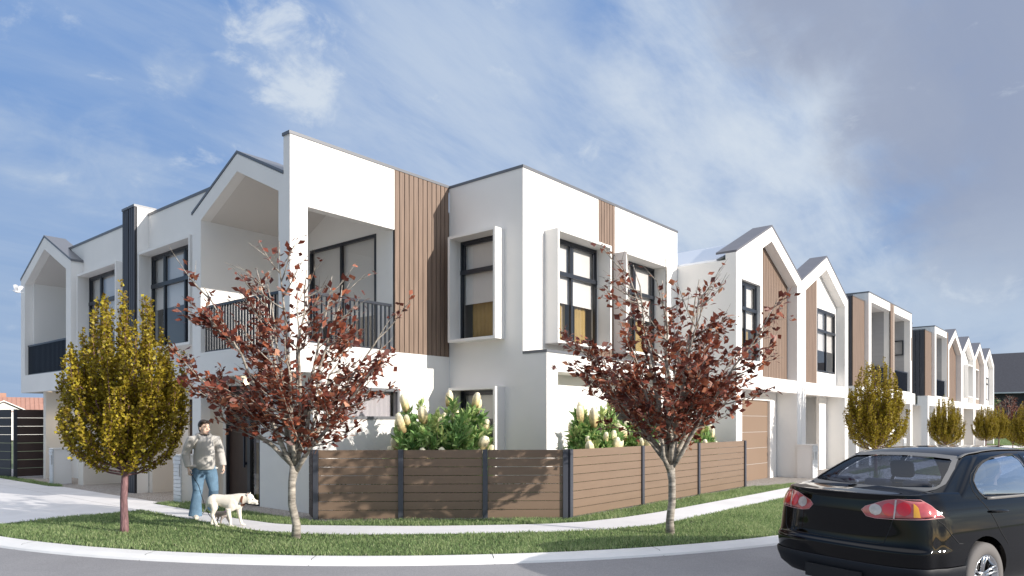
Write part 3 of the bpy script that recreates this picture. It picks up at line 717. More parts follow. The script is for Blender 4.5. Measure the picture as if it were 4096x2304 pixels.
# ================================================================== street row to the right
YF = 7.41
def gable_house(x0, x1, label, style, detail=True, letter=True):
    h = thing('gabled_townhouse', label, 'house', ((x0+x1)/2, YF+2, 0), 'gabled townhouses along the street')
    um = (x0+x1)/2; ze, za = 5.94, 5.94 + .4667*(um-x0); s = (za-ze)/(um-x0); fw = .37
    b = MB()
    if style == 'A':      # left half closed with a window, right half a deep slot
        xl = 19.19
        zl = za-.40-s*(um-xl)
        b.prism([(x0, 2.52), (x0, ze), (um, za), (um, za-.40), (xl, zl), (xl, 5.32), (19.05, 5.32), (17.80, 5.32), (17.80, 2.52)], YF, YF+.28, 'y')
        b.box(17.80, 19.19, YF, YF+.28, 2.52, 3.28); b.box(19.05, 19.19, YF, YF+.28, 3.28, 5.32)
        L_ = [(um, za), (x1, ze), (x1, 2.52), (x1-fw, 2.52), (x1-fw, za-.40-s*(um-x0-fw)), (um, za-.40)]
        b.prism(L_, YF, YF+.28, 'y'); b.box(19.19, x1-fw, YF, YF+.28, 2.52, 2.89)
    else:
        gable_frame(b, 'y', YF, YF+.28, x0, x1, 2.52, ze, za, fw, (2.52, 2.89, .40))
    b.box(x0, x0+fw, YF, YF+.28, 0, 2.52).box(x1-fw, x1, YF, YF+.28, 0, 2.52)
    yb = 7.70 if style != 'far' else 7.72
    if style == 'A': b.box(x0, x0+.15, YF+.28, 16, 0, 5.78)
    else: b.box(x0+.001, x0+.15, YF+.28, 9, 0, 5.5)
    b.box(x1-.15, x1-.001, YF+.28, 9, 0, 5.5)
    b.box(x1-fw, x1-.15, YF+.28, 8.02, 0, 5.7)
    if style != 'A': b.box(x0+.15, x0+fw, YF+.28, 8.02, 0, 5.7)
    # back wall of the slot, below the slopes
    top = lambda u: za-.33-s*abs(u-um)
    def back(a, c, z0, cut=None):
        n = 10
        for i in range(n):
            p, q = a+(c-a)*i/n, a+(c-a)*(i+1)/n
            b.prism([(p, z0), (q, z0), (q, top(q)), (p, top(p))], yb, yb+.1, 'y')
    if style == 'B':
        xs = x0+2.28
        for (p, q) in ((xs+.08, um), (um, x1-fw)):
            b.prism([(p, 5.45), (q, 5.45), (q, top(q)), (p, top(p))], yb, yb+.1, 'y')
        b.box(xs, x1-fw, yb, yb+.1, 2.8, 3.33); b.box(xs, xs+.08, yb, yb+.1, 3.33, 5.45) if False else None
        b.prism([(xs, 3.33), (xs+.08, 3.33), (xs+.08, top(xs+.08)), (xs, top(xs))], yb, yb+.1, 'y')
        b.box(x1-fw-.12, x1-fw, yb, yb+.1, 3.33, 5.45)
    elif style == 'far': back(x0+fw, x1-fw, 2.8)
    # ground floor back wall
    gd = 8.02
    if style == 'A': b.grid(x0+.15, x1-.4, 0, 2.6, gd, gd+.1, [(18.2, 21.25, 0, 2.29)], 'y'); b.box(21.25, 21.5, gd-.04, gd-.001, 0, 2.33).box(18.0, 21.25, gd-.04, gd-.001, 2.29, 2.4)
    elif style == 'B':
        b.grid(x0+fw, x0+1.75, 0, 2.6, gd, gd+.1, [(x0+fw, x0+1.35, 0, 2.29)], 'y'); b.box(x0+1.75, x0+1.85, gd, 9.4, 0, 2.6).box(x0+1.85, x1-.6, 9.0, 9.1, 0, 2.6).box(x1-1.2, x1-.37, gd, gd+.1, 0, 2.6)
    else: b.box(x0+fw, x1-fw, gd+.4, gd+.5, 0, 2.6)
    b.build('wall', M['render'], h)
    c = MB(); c.box(x0+fw, x1-fw, YF+.28, gd+1.4, 2.56, 2.62); 
    c.prism([(x0+fw-.1, za-.37-s*(um-x0-fw+.1)), (um, za-.37), (um, za-.31), (x0+fw-.1, za-.31-s*(um-x0-fw+.1))], YF+.281, yb+.1, 'y')
    c.prism([(x1-fw+.1, za-.37-s*(um-x0-fw+.1)), (um, za-.37), (um, za-.31), (x1-fw+.1, za-.31-s*(um-x0-fw+.1))], YF+.281, yb+.1, 'y')
    build_each(c, 'soffit', M['soffit'], h)
    r = MB(); slope_roof(r, 'y', YF-.012, 7.95, x0, x1, ze+.003, za+.003, .055); r.build('gable_roof', M['roof'], h)
    r = MB(); r.prism([(x0+.05, 5.78), (um, 6.72), (um, 6.78), (x0+.05, 5.84)], 7.951, 16, 'y'); r.prism([(x1-.05, 5.78), (um, 6.72), (um, 6.78), (x1-.05, 5.84)], 7.951, 16, 'y'); r.build('main_roof', M['paleroof'], h)
    r = MB(); slope_roof(r, 'y', YF-.016, YF-.013, x0, x1, ze+.003, za+.003, .055) if False else None
    tp = lambda u: za-.345-s*abs(u-um)
    if style == 'A':
        cladding(h, 'y', 7.70, 19.12, x1-fw, 2.89, 7, pitch=.125, top=tp)
        window(h, 'y', YF, 17.80, 19.05, 3.28, 5.32, (18.3,), 4.62, 4.15, [(18.55, 18.9)], 'ochre', dep=.10, seed=6)
        g = MB(TT('y', gd+.03))
        for i in range(5): g.box(18.2, 21.25, 0, .04, i*.459+.005, (i+1)*.459-.004)
        g.mi = 1; g.box(18.2, 21.25, .006, .03, 0, 2.29); g.build('garage_door', [M['garage'], M['lbox']], h)
        downlight(h, 20.9, 7.85, 2.562, 0)
    elif style == 'B':
        cladding(h, 'y', 7.68, x0+fw, x0+2.28, 2.89, 7, pitch=.11, top=tp)
        window(h, 'y', yb, xs+.09, x1-fw-.13, 3.34, 5.44, ((xs+.09+x1-fw-.13)/2,), 4.72, 4.1, None, dep=.0, seed=7)
        g = MB(TT('y', gd+.03))
        for i in range(5): g.box(x0+fw, x0+1.35, 0, .04, i*.459+.005, (i+1)*.459-.004)
        g.mi = 1; g.box(x0+fw, x0+1.35, .006, .03, 0, 2.29); g.build('garage_door', [M['garage'], M['lbox']], h)
        m = MB(TT('y', 8.88)); m.box(x0+2.5, x0+3.4, 0, .12, 1.1, 1.95).box(x0+2.75, x0+3.0, -.02, 0, 1.55, 1.8); m.mi = 1; m.box(x0+2.8, x0+2.98, -.01, 0, 1.32, 1.38)
        m.build('meter_box', [M['meter'], M['lbox']], h)
        downlight(h, x0+.7, 7.85, 2.562, 0); downlight(h, x0+2.6, 7.85, 2.562, 0)
    else:
        if detail in (1, 3): cladding(h, 'y', 7.685, x0+fw, x1-fw, 2.89, 7, pitch=.13, m='timber' if detail == 1 else 'meter', top=tp)
        if detail in (2, 3): u_ = x0+.42; v_ = u_+(2.0 if detail == 2 else 1.5); pj = .5 if detail == 2 else .27; surround(h, 'y', 7.68, u_, v_, 3.2, 5.2, pj, m='render'); window(h, 'y', 7.66, u_+.06, v_-.06, 3.26, 5.14, (), None, 4.3, None)
        if detail == 4: window(h, 'y', 7.69, x0+2.5, x0+4.0, 3.3, 5.0, (x0+3.25,), 4.5, 4.1, None)
        g = MB(TT('y', gd+.36))
        for i in range(5): g.box(x0+fw+.1, um+.5, 0, .03, i*.459+.005, (i+1)*.459-.004)
        g.build('garage_door', M['garage'], h)
        m = MB(TT('y', gd+.3)); m.box(um+.9, um+1.5, 0, .1, 1.1, 1.95); m.build('meter_box', M['meter'], h)
    return h
gable_house(17.45, 22.28, 'white townhouse with tan garage door beside the corner house, peaked roof', 'A')
gable_house(22.30, 27.13, 'white peaked townhouse with recessed four-pane window, second from the corner house', 'B')

def flat_house(x0, x1, side, label, half_only=False):
    """flat-topped unit: white portal with balcony; board-clad wing on its left (side=-1) or right"""
    h = thing('flat_townhouse', label, 'house', ((x0+x1)/2, YF+2, 0), 'flat-topped townhouses along the street')
    b = MB(); zt = 6.63
    a, c = x0, x1
    b.grid(a, c, 2.50, zt, YF, YF+.25, [(a+.36, c-.30, 3.04, 6.31)], 'y')
    b.box(a, a+.15, YF+.25, 9.6, 2.5, zt).box(c-.15, c, YF+.25, 9.6, 2.5, zt)
    b.box(a, a+.36, YF, YF+.25, 0, 2.5).box(c-.30, c, YF, YF+.25, 0, 2.5)
    b.box(a, a+.15, YF+.25, 9.0, 0, 2.5).box(c-.15, c, YF+.25, 9.0, 0, 2.5)
    b.box(a+.15, c-.15, 8.9, 9.0, 0, 2.55)
    if side < 0: wx0, wx1 = a-1.6, a
    else: wx0, wx1 = c, c+.88
    b.box(wx0+.001, wx1-.001, 7.44, 7.9, 2.50, 3.0).box(wx0+.02, wx1-.001, 7.62, 9.5, 3.0, 6.30)
    b.box(wx0, wx0+.3, 7.44, 7.75, 0, 2.5); b.box(wx0+.3, wx1, 8.9, 9.0, 0, 2.55)
    b.build('wall', M['render'], h)
    b = MB(); b.box(a+.15, c-.15, 9.3, 9.4, 3.0, 6.45).box(c-.299, c-.15, YF+.25, 9.3, 3.04, 6.31); build_each(b, 'balcony_wall', M['meterwall'], h)
    b = MB(); b.box(a+.15, c-.15, YF+.25, 9.3, 6.31, 6.37).box(a+.15, c-.15, YF+.25, 9.3, 2.95, 3.03).box(a+.15, c-.15, YF+.25, 9.0, 2.51, 2.57).box(wx0, wx1, 7.9, 9.0, 2.51, 2.57); build_each(b, 'soffit', M['soffit'], h)
    cladding(h, 'y', 7.56, wx0+.02, wx1-.01, 3.0, 6.30, pitch=.11, m='timber' if side < 0 else 'meter')
    if side < 0: cladding(h, 'x', wx0-.01, 7.6, 9.4, 3.0, 6.30, pitch=.2, m='darkclad')
    b = MB(); b.box(a-.01, c+.01, YF-.014, 9.6, zt, zt+.05).box(wx0-.015, wx1-.011 if side < 0 else wx1+.015, 7.545, 9.6, 6.30, 6.355) if side < 0 else b.box(a-.01, c+.01, YF-.014, 9.6, zt, zt+.05).box(wx0+.011, wx1+.015, 7.545, 9.6, 6.30, 6.355)
    build_each(b, 'capping', M['cap'], h)
    balustrade(h, 'y', YF+.13, a+.38, c-.32, 3.05, 3.94, pitch=.13)
    downlight(h, (a+c)/2, 8.2, 6.31, 16)
    g = MB(TT('y', 8.86)); g.box(a+.5, a+1.5, 0, .03, .01, 2.2); g.mi = 1; g.box(a+1.6, a+1.9, 0, .03, .01, 2.2); g.build('front_door', [M['garage'], M['frame']], h)
    return h
M['meterwall'] = mat('grey_brick', (.36,.36,.37), .9, nscale=1.5, namt=.05, bump=.5, bscale=25, stretch=(1,1,9))
h3 = flat_house(29.86, 33.52, -1, 'flat-topped white townhouse with timber wing, nearest of the boxy balcony units')
h4 = flat_house(33.54, 37.19, 1, 'flat-topped white townhouse with grey batten wing and small balcony window')
window(h4, 'x', 36.86, 7.69, 8.25, 4.74, 5.42, (), None, None, [(7.75, 8.2)], 'mauve', dep=-.03, fw=.045, back=.28)
h5 = flat_house(42.58, 46.2, -1, 'flat-topped townhouse with timber wing next to the run of distant gables')
cladding(h3, 'y', YF-.02, 33.18, 33.50, 3.04, 6.62, pitch=.1)
cladding(h4, 'y', YF-.02, 33.56, 33.86, 3.04, 6.62, pitch=.1, m='meter')
cladding(h5, 'y', YF-.02, 45.92, 46.19, 3.04, 6.62, pitch=.1)
gx = [46.22, 50.95, 55.65, 60.36, 65.05]
txt = ['first of the four distant peaked townhouses, with a timber panel under its gable', 'second of the four distant peaked townhouses, with a projecting window box',
       'third of the four distant peaked townhouses, with grey panel and window box', 'last peaked townhouse at the far end of the street row']
for i in range(4): gable_house(gx[i], gx[i+1]-.02, txt[i], 'far', detail=i+1)
# ------------------------------------------------------------------ fences
def slat_fence(name, label, cat, p0, p1, posts, z0, z1, m='fence', pm='post', pitch=.145, group=None, endposts=True):
    p0, p1 = Vector((*p0, 0)), Vector((*p1, 0)); d = p1-p0; Ln = d.length
    t = thing(name, label, cat, p0, group, math.atan2(d.y, d.x))
    ps = ([0] if endposts else []) + posts + ([Ln] if endposts else [])
    for s in ps:
        b = MB(); b.box(s-.042, s+.042, -.045, .045, 0, z1+.004); b.build('post', M[pm], t, local=True)
    ed = [0] + posts + [Ln] if not endposts else ps
    n = int(round((z1-z0)/pitch)); pt = (z1-z0)/n
    for a, c in zip(ed, ed[1:]):
        b = MB()
        for i in range(n): b.box(a+.045, c-.045, -.012, .012, z0+i*pt+.0045, z0+(i+1)*pt-.0045)
        b.build('slat_panel', M[m], t, local=True)
    return t
D1 = math.hypot(9.94-7.09, 10.33-7.24)
slat_fence('slat_fence', 'tan horizontal slat fence across the corner, dappled with tree shade', 'fence', (7.09, 10.33), (9.94, 7.24), [1.42, 2.84], .03, 1.19)
slat_fence('slat_fence', 'tan horizontal slat fence facing the black car, running to the garage door', 'fence', (10.06, 7.235), (17.76, 7.33), [2.48, 5.02], .03, 1.19)
slat_fence('slat_fence', 'short slat return of the corner fence beside the house wall, coloured dark for shade', 'fence', (7.115, 10.44), (7.40, 10.98), [], .03, 1.19, m='fencedark', endposts=False)  # same boards as the tan fence; their shade is put into the colour
slat_fence('slat_fence', 'tall brown slat fence at the left edge, between navy post and house', 'fence', (6.80, 25.2), (8.6, 25.08), [], .03, 2.04, m='fencedark', pm='navyfence', pitch=.25)
slat_fence('slat_fence', 'tall slat fence at the far left edge of the lawn strip, coloured navy for shade', 'fence', (6.02, 27.3), (6.74, 25.29), [], .03, 2.04, m='navyfence', pm='navyfence', pitch=.25, endposts=False)  # bluish shade on this face is put into the board colour

# ------------------------------------------------------------------ letterbox pillars
def letterbox(label, x, y, w, d, h, face, cols=1, n=11, group='letterbox pillars by the driveways'):
    """white pillar; slatted doors on the face towards -x or -y"""
    t = thing('letterbox', label, 'letterbox', (x, y, 0), group)
    b = MB(); b.box(x+.03, x+w, y+.03, y+d, 0, h-.03).box(x+.0, x+w+.01, y+.0, y+d+.01, h-.03, h); b.build('pillar', M['render'], t)
    for c in range(cols):
        q = MB(); p = (h-.05)/n
        for i in range(n):
            z0 = .01+i*p; pr = .0 if i < n-2 else -.012
            if face == 'x': q.box(x+pr, x+.03, y+.01+c*(d-.02)/cols, y+.0+(c+1)*(d-.02)/cols, z0+.004, z0+p-.004)
            else: q.box(x+.01+c*(w-.02)/cols, x+(c+1)*(w-.02)/cols, y+pr, y+.03, z0+.004, z0+p-.004)
        o = q.build('door_panel', M['lbox'], t)
        q = MB()
        if face == 'x': q.box(x-.02, x, y+.04, y+.06, h*.55, h*.8)
        else: q.box(x+.04+c*(w-.02)/cols, x+.06+c*(w-.02)/cols, y-.02, y, h*.55, h*.8)
        q.build('handle', M['metal'], o)
    return t
letterbox('white letterbox pillar with slatted front, behind the woman in jeans', 6.79, 14.56, .29, .35, 1.0, 'x', 1, 12)
letterbox('white letterbox pillar with slatted front, left of the yellow tree', 6.66, 21.56, .46, .28, .97, 'x', 1, 12)
letterbox('white double letterbox beside the tan garage door, behind the car boot', 21.8, 6.93, .48, .46, 1.0, 'y', 2, 10)
letterbox('white double letterbox down the street behind the largest right-hand yellow tree', 33.3, 6.93, .48, .46, 1.0, 'y', 2, 10)
letterbox('white double letterbox down the street beyond the car roof', 46.0, 6.93, .48, .46, 1.0, 'y', 2, 10)

# ------------------------------------------------------------------ trees
def leaf_mesh(name, P, Dn, Up, ln, wd, tone, m, parent, fold=.25):
    """kite-like leaves: P base, Dn direction, Up normal (n x 3)"""
    n = len(P); sd = np.cross(Dn, Up); sd /= np.linalg.norm(sd, axis=1, keepdims=True) + 1e-9
    l = ln[:, None]; w_ = wd[:, None]; k = rs.uniform(.35, .65, (n, 1)); k2 = rs.uniform(.35, .65, (n, 1))
    V = np.stack([P, P + Dn*l*k + sd*w_ + Up*w_*fold, P + Dn*l, P + Dn*l*k2 - sd*w_ + Up*w_*fold], 1).reshape(-1, 3)
    i = np.arange(n)*4
    return mesh_np(name, V, np.stack([i, i+1, i+2, i+3], 1), m, parent, tone=np.repeat(tone, 4))
def unit(a): return a/(np.linalg.norm(a, axis=1, keepdims=True)+1e-9)
def bez(p0, p1, p2, n): return [(p0*(1-t)**2 + p1*2*t*(1-t) + p2*t*t) for t in [i/(n-1) for i in range(n)]]

def maple(label, loc, seed, rotz=0, gap=None):
    rr = random.Random(seed); t = thing('red_maple', label, 'tree', loc, 'red street trees')
    wd = MB(); fz = 1.03
    lean = rr.uniform(-.05, .05)
    tr = [Vector((0, 0, -.03)), Vector((.01, 0, .2)), Vector((-.025+lean, .01, .5)), Vector((-.03+lean, 0, .8)), Vector((lean*.6, 0, fz))]
    wd.tube(tr, [.070, .058, .054, .052, .066], 12)
    lp = []; ld = []; lw = []
    def leaves_along(path, n, t0, hz=3.9):
        for i in range(n):
            q = t0 + (1-t0)*rr.random(); f = q*(len(path)-1); k = min(int(f), len(path)-2); p = path[k].lerp(path[k+1], f-k)
            keep = 1.0 if p.z < 2.7 else max(.22, 1-(p.z-2.7)/1.25)
            if rr.random() > keep: continue
            if gap:                              # leaves left out along the sun line, shaped to light the woman's face
                v_ = p - gap[0]; v_ = v_ - gap[1]*v_.dot(gap[1])
                if v_.length < gap[2]: continue
            lp.append(p + Vector((rr.gauss(0,.035), rr.gauss(0,.035), rr.gauss(0,.03)))); ld.append((path[k+1]-path[k]).normalized())
    nl = 14
    for i in range(nl):
        az = 2*math.pi*(i+rr.uniform(-.3,.3))/nl; inner = i % 2 == 0
        rad = rr.uniform(.35, .8) if inner else rr.uniform(1.15, 1.6); top = rr.uniform(3.55, 4.15) if inner else rr.uniform(2.45, 3.5)
        p0 = tr[-1] + Vector((0, 0, rr.uniform(-.12, .02)))
        p2 = Vector((math.cos(az)*rad, math.sin(az)*rad, top))
        p1 = Vector((math.cos(az)*rad*.48, math.sin(az)*rad*.48, fz + (top-fz)*rr.uniform(.42, .55)))
        path = [p + Vector((rr.gauss(0,.018), rr.gauss(0,.018), 0)) if 0 < j < 9 else p for j, p in enumerate(bez(p0, p1, p2, 10))]
        wd.tube(path, [.040 - .034*(j/9)**.8 for j in range(10)], 6)
        leaves_along(path, 30, .2)
        for j in range(10):
            q = rr.uniform(.12, .95); f = q*9; k = int(f); b0 = path[k].lerp(path[k+1], f-k)
            a2 = az + rr.uniform(-1.25, 1.25); l2 = rr.uniform(.45, 1.0)*(1.1-.45*q)*(1.15 if q < .5 else .9)
            out = Vector((math.cos(a2), math.sin(a2), rr.uniform(.15, 1.1))).normalized()
            e = b0 + out*l2; m1 = b0 + out*l2*.55 + Vector((0, 0, -.05))
            tw = bez(b0, m1, e + Vector((0, 0, .12*l2)), 6)
            wd.tube(tw, [.012 - .009*(x/5) for x in range(6)], 4, cap=False)
            leaves_along(tw, int(27*l2/.7), .10)
            for z in range(2):
                f = rr.uniform(1.5, 4.5); k = int(f); c0 = tw[k].lerp(tw[k+1], f-k); o2 = (out + Vector((rr.gauss(0,.5), rr.gauss(0,.5), rr.gauss(.2,.35)))).normalized()
                t3 = [c0, c0+o2*.14, c0+o2*.3]
                wd.tube(t3, [.005, .004, .002], 3, cap=False); leaves_along(t3, 7, .1)
    wd.build('trunk', M['bark'], t, smooth=True, local=True)
    n = len(lp); P = np.array(lp); Dv = unit(np.array(ld)*.5 + rs.normal(0, .75, (n, 3))*np.array([1, 1, .6])); U = unit(rs.normal(0, .55, (n, 3)) + np.array([0, 0, .9]))
    U = unit(U - Dv*(U*Dv).sum(1, keepdims=True)); sz = rs.uniform(.055, .145, n)
    leaf_mesh('crown', P, Dv, U, sz, sz*rs.uniform(.2, .42, n), np.clip(rs.beta(1.6, 2.2, n), 0, 1), M['redleaf'], t)
    t.rotation_euler.z = rotz
    return t
mp1 = maple('red maple with pale trunk standing in the lawn between the white dog and the fence', (5.81, 8.95, 0), 21, 0, (Vector((6.02-5.81, 12.05-8.95, 1.50)), SUN, .30))
mp2 = maple('red maple with pale trunk in front of the fence beside the black car', (9.54, 5.05, 0), 34, R(150))
def put(src, loc, rz, sc, label=None, group=None):
    c = copy_tree(src); c.location = loc; c.rotation_euler.z = rz; c.scale = (sc,)*3
    if label: c['label'] = label
    if group: c['group'] = group
    return c
put(mp1, (84.5, 8.6, 0), 2.2, 1.05, 'distant dark red tree before the big grey-roofed building')

def golden(label, loc, seed):
    rr = random.Random(seed); t = thing('golden_tree', label, 'tree', loc, 'yellow street trees')
    wd = MB(); lp = []; ld = []; lt = []
    wd.tube([Vector((0,0,-.03)), Vector((.008,0,.12)), Vector((0,.01,.5)), Vector((.02,0,.95)), Vector((.03,.02,1.6)), Vector((.0,.0,2.6)), Vector((.05,0,3.3))],
            [.072, .056, .05, .047, .032, .015, .005], 10)
    nb = 84
    ldr = [Vector((.03,.02,1.6)), Vector((.0,.0,2.6)), Vector((.05,0,3.35))]
    for j in range(420):
        f = rr.uniform(0, 1.98); k = int(f); p = ldr[k].lerp(ldr[k+1], f-k); lp.append(p + Vector((rr.gauss(0,.05), rr.gauss(0,.05), 0))); ld.append(Vector((0,0,1)))
    for i in range(nb):
        g = i/nb; az = i*2.39996 + rr.uniform(-.3, .3); z0 = .86 + 1.15*(1-abs(1-2*g))**1.2*rr.uniform(.4, 1)
        # tip on an egg-shaped envelope
        zt = 1.55 + 2.05*g**.8 + rr.uniform(-.25, .25); zt = min(zt, 3.75)
        u = (zt-.95)/2.8
        rad = .91*math.sin(math.pi*min(1, max(.0, u*.63+.29)))**.95*rr.uniform(.78, 1.04)
        rad = max(rad, .08); z0 = min(z0, zt-.35)
        p0 = Vector((0, 0, z0)); p2 = Vector((math.cos(az)*rad, math.sin(az)*rad, zt)); p1 = Vector((math.cos(az)*rad*1.06, math.sin(az)*rad*1.06, z0 + (zt-z0)*.16))
        path = [p + Vector((rr.gauss(0,.012), rr.gauss(0,.012), 0)) if 0 < j < 9 else p for j, p in enumerate(bez(p0, p1, p2, 10))]
        wd.tube(path, [.016 - .0135*(j/9) for j in range(10)], 5, cap=False)
        Lb = sum((path[j+1]-path[j]).length for j in range(9)); subs = [(path, .15, int(185*Lb))]
        for j in range(3):
            f = rr.uniform(2.5, 7); k = int(f); b0 = path[k].lerp(path[k+1], f-k); a2 = az + rr.uniform(-1.3, 1.3)
            e = b0 + Vector((math.cos(a2)*.13, math.sin(a2)*.13, rr.uniform(.22, .5))); tw = bez(b0, b0.lerp(e, .5) + Vector((math.cos(a2)*.06, math.sin(a2)*.06, -.03)), e, 5)
            wd.tube(tw, [.006, .005, .004, .003, .002], 3, cap=False); subs.append((tw, .1, int(165*(e-b0).length)))
        for pa, t0, n in subs:
            for j in range(n):
                q = t0 + (1-t0)*rr.random(); f = q*(len(pa)-1); k = min(int(f), len(pa)-2); p = pa[k].lerp(pa[k+1], f-k); s_ = .043*(1.2-q*.8)
                lp.append(p + Vector((rr.gauss(0,s_), rr.gauss(0,s_), rr.gauss(0,.02)))); ld.append((pa[k+1]-pa[k]).normalized())
    wd.build('trunk', M['barkpink'], t, smooth=True, local=True)
    n = len(lp); P = np.array(lp); Dv = unit(np.array(ld)*.25 + rs.normal(0, .7, (n, 3)) + unit(P*np.array([1,1,0]))*.5); U = unit(rs.normal(0, .6, (n, 3)) + np.array([0, 0, .55]) + unit(P*np.array([1,1,0]))*.5)
    U = unit(U - Dv*(U*Dv).sum(1, keepdims=True)); sz = rs.uniform(.032, .058, n)
    leaf_mesh('crown', P - Dv*sz[:, None]*.3, Dv, U, sz, sz*rs.uniform(.36, .5, n), np.clip(rs.normal(.55, .24, n), 0, 1), M['yellowleaf'], t, fold=.3)
    return t
gt = golden('golden yellow tree with purple trunk on the lawn left of the woman', (4.44, 11.34, 0), 5)
for loc, rz, sc, lb in (((22.7, 5.45, 0), 1.1, .95, 'largest yellow tree on the right, behind the black car roof'),
                        ((35.4, 5.75, 0), 2.6, .76, 'second yellow tree along the street, above the car roof'),
                        ((47.5, 5.8, 0), 4.0, .72, 'third yellow tree along the street, below the distant gables'),
                        ((54.0, 5.9, 0), 5.2, .72, 'fourth yellow tree along the street, in front of the last gable'),
                        ((56.3, 5.4, 0), .4, .47, 'small yellow tree at the far end of the footpath'),
                        ((36.7, 3.05, 0), 3.3, .68, 'yellow tree cut by the right edge of the photo')):
    put(gt, loc, rz, sc, lb)

def bushy_tree(name, label, loc, h, rad, n, seed, m):
    rr = np.random.RandomState(seed); t = thing(name, label, 'tree', loc)
    wd = MB(); wd.tube([Vector((0,0,0)), Vector((.05,0,h*.3)), Vector((0,0,h*.75))], [.14, .1, .03], 8)
    cs = []
    for i in range(26):
        a = rr.uniform(0, 6.28); u = rr.uniform(.28, 1); r_ = rad*math.sin(math.pi*min(1, .12+.8*u))*rr.uniform(.4, .95)
        cs.append((math.cos(a)*r_, math.sin(a)*r_, h*u*.95)); wd.tube([Vector((0,0,h*u*.5)), Vector(cs[-1])], [.04, .01], 4, cap=False)
    wd.build('trunk', M['bark'], t, local=True)
    c = np.array(cs)[rr.randint(0, len(cs), n)]; P = c + unit(rr.normal(0, 1, (n, 3)))*rr.uniform(.1, .42, (n, 1))*rad*.62
    Dv = unit(rr.normal(0, 1, (n, 3))); U = unit(rr.normal(0, 1, (n, 3)) + np.array([0,0,.7])); U = unit(U - Dv*(U*Dv).sum(1, keepdims=True)); sz = rr.uniform(.12, .26, n)
    leaf_mesh('crown', P, Dv, U, sz, sz*.35, np.clip(rr.normal(.6, .22, n), 0, 1), m, t)
    return t
bushy_tree('green_tree', 'round pale green tree beyond the last townhouse at the end of the street', (88, 11.2, 0), 5.0, 2.2, 2600, 3, M['greenleaf'])

# ------------------------------------------------------------------ shrubs with cream flower spikes behind the fence
M['flower'] = ramp_mat('cream_flower_spike', [(0,(.30,.19,.09)), (.35,(.62,.50,.24)), (1,(.80,.74,.56))], .8, noise_scale=30, noise_amt=.25)
def spike_mesh():
    b = MB(); prof = [(.0, 0), (.032, .006), (.046, .05), (.048, .11), (.042, .16), (.024, .195), (.0, .205)]; vs = []; n = 16
    b.lathe(prof, n)
    o = b.build('flower_spike', M['flower'], None, smooth=True); me = o.data
    co_ = np.array([v.co[:] for v in me.vertices]); h_ = np.clip(co_[:, 2]/.2, 0, 1)
    for v in me.vertices:
        k = 1 + .14*math.sin(v.co.z*240 + math.atan2(v.co.y, v.co.x)*4); v.co.x *= k; v.co.y *= k
    a = me.attributes.new('tone', 'FLOAT', 'POINT'); a.data.foreach_set('value', h_.astype(np.float32))
    bpy.data.objects.remove(o); return me
SPIKE = spike_mesh()
def banksia(label, loc, w_, h, seed, nf):
    rr = np.random.RandomState(seed); t = thing('flowering_shrub', label, 'shrub', loc, 'cream-flowered shrubs behind the fence')
    wd = MB(); P = []; Dv = []; tn = []
    tips = []
    for i in range(260):
        a = rr.uniform(0, 6.28); u = rr.uniform(.3, 1)**.5; el = math.asin(rr.uniform(.1, .99))
        ce = math.cos(el)**.6; p = np.array([math.cos(a)*ce*w_*u, math.sin(a)*ce*w_*u*(.8 if w_ > .8 else .75), .25 + (h-.35)*math.sin(el)**.6*u*rr.uniform(.85, 1.06)])
        ax = p - np.array([0, 0, .1]); ax /= np.linalg.norm(ax); ax = ax + np.array([0, 0, .45]); ax /= np.linalg.norm(ax); tips.append((p, ax, u))
        wd.tube([Vector((0, 0, .02)), Vector(p*np.array([.5, .5, .6])), Vector(p)], [.02, .012, .006], 4, cap=False)
        base_t = rr.uniform(.3, .8)
        for j in range(34):
            q = rr.uniform(-.22, .05); d = ax*rr.uniform(.35, 1.2) + rr.normal(0, .55, 3); d /= np.linalg.norm(d)
            P.append(p + ax*q + rr.normal(0, .012, 3)); Dv.append(d); tn.append(base_t + rr.normal(0, .17))
    wd.build('stems', M['bark'], t, local=True)
    P = np.array(P); Dv = np.array(Dv); n = len(P); U = unit(rr.normal(0, .5, (n, 3)) + np.array([0, 0, 1])); U = unit(U - Dv*(U*Dv).sum(1, keepdims=True))
    leaf_mesh('foliage', P, Dv, U, rr.uniform(.13, .24, n), rr.uniform(.020, .042, n), np.clip(np.array(tn), 0, 1), M['shrubleaf'], t)
    tips = [x for x in tips if x[2] > .72]
    for k in range(min(nf, len(tips))):
        p, ax, u = tips[k]; o = bpy.data.objects.new('flower_spike', SPIKE); COL.objects.link(o); o.parent = t
        o.location = p + ax*.02; o.rotation_euler = Vector(ax).to_track_quat('Z', 'Y').to_euler(); s_ = rr.uniform(1.1, 1.75); o.scale = (s_, s_, s_*rr.uniform(.9, 1.25))
    return t
banksia('big cream-flowered shrub behind the corner fence, in front of the low window', (9.40, 9.68, 0), 1.08, 2.1, 8, 36)
banksia('cream-flowered shrub behind the fence left of the second red maple trunk', (12.0, 8.02, 0), .62, 2.05, 9, 26)
banksia('cream-flowered shrub behind the fence, mostly hidden by the second red maple', (13.6, 8.06, 0), .6, 1.8, 10, 20)
banksia('low cream-flowered shrub at the garage end of the fence', (16.4, 7.96, 0), .52, 1.6, 12, 16)
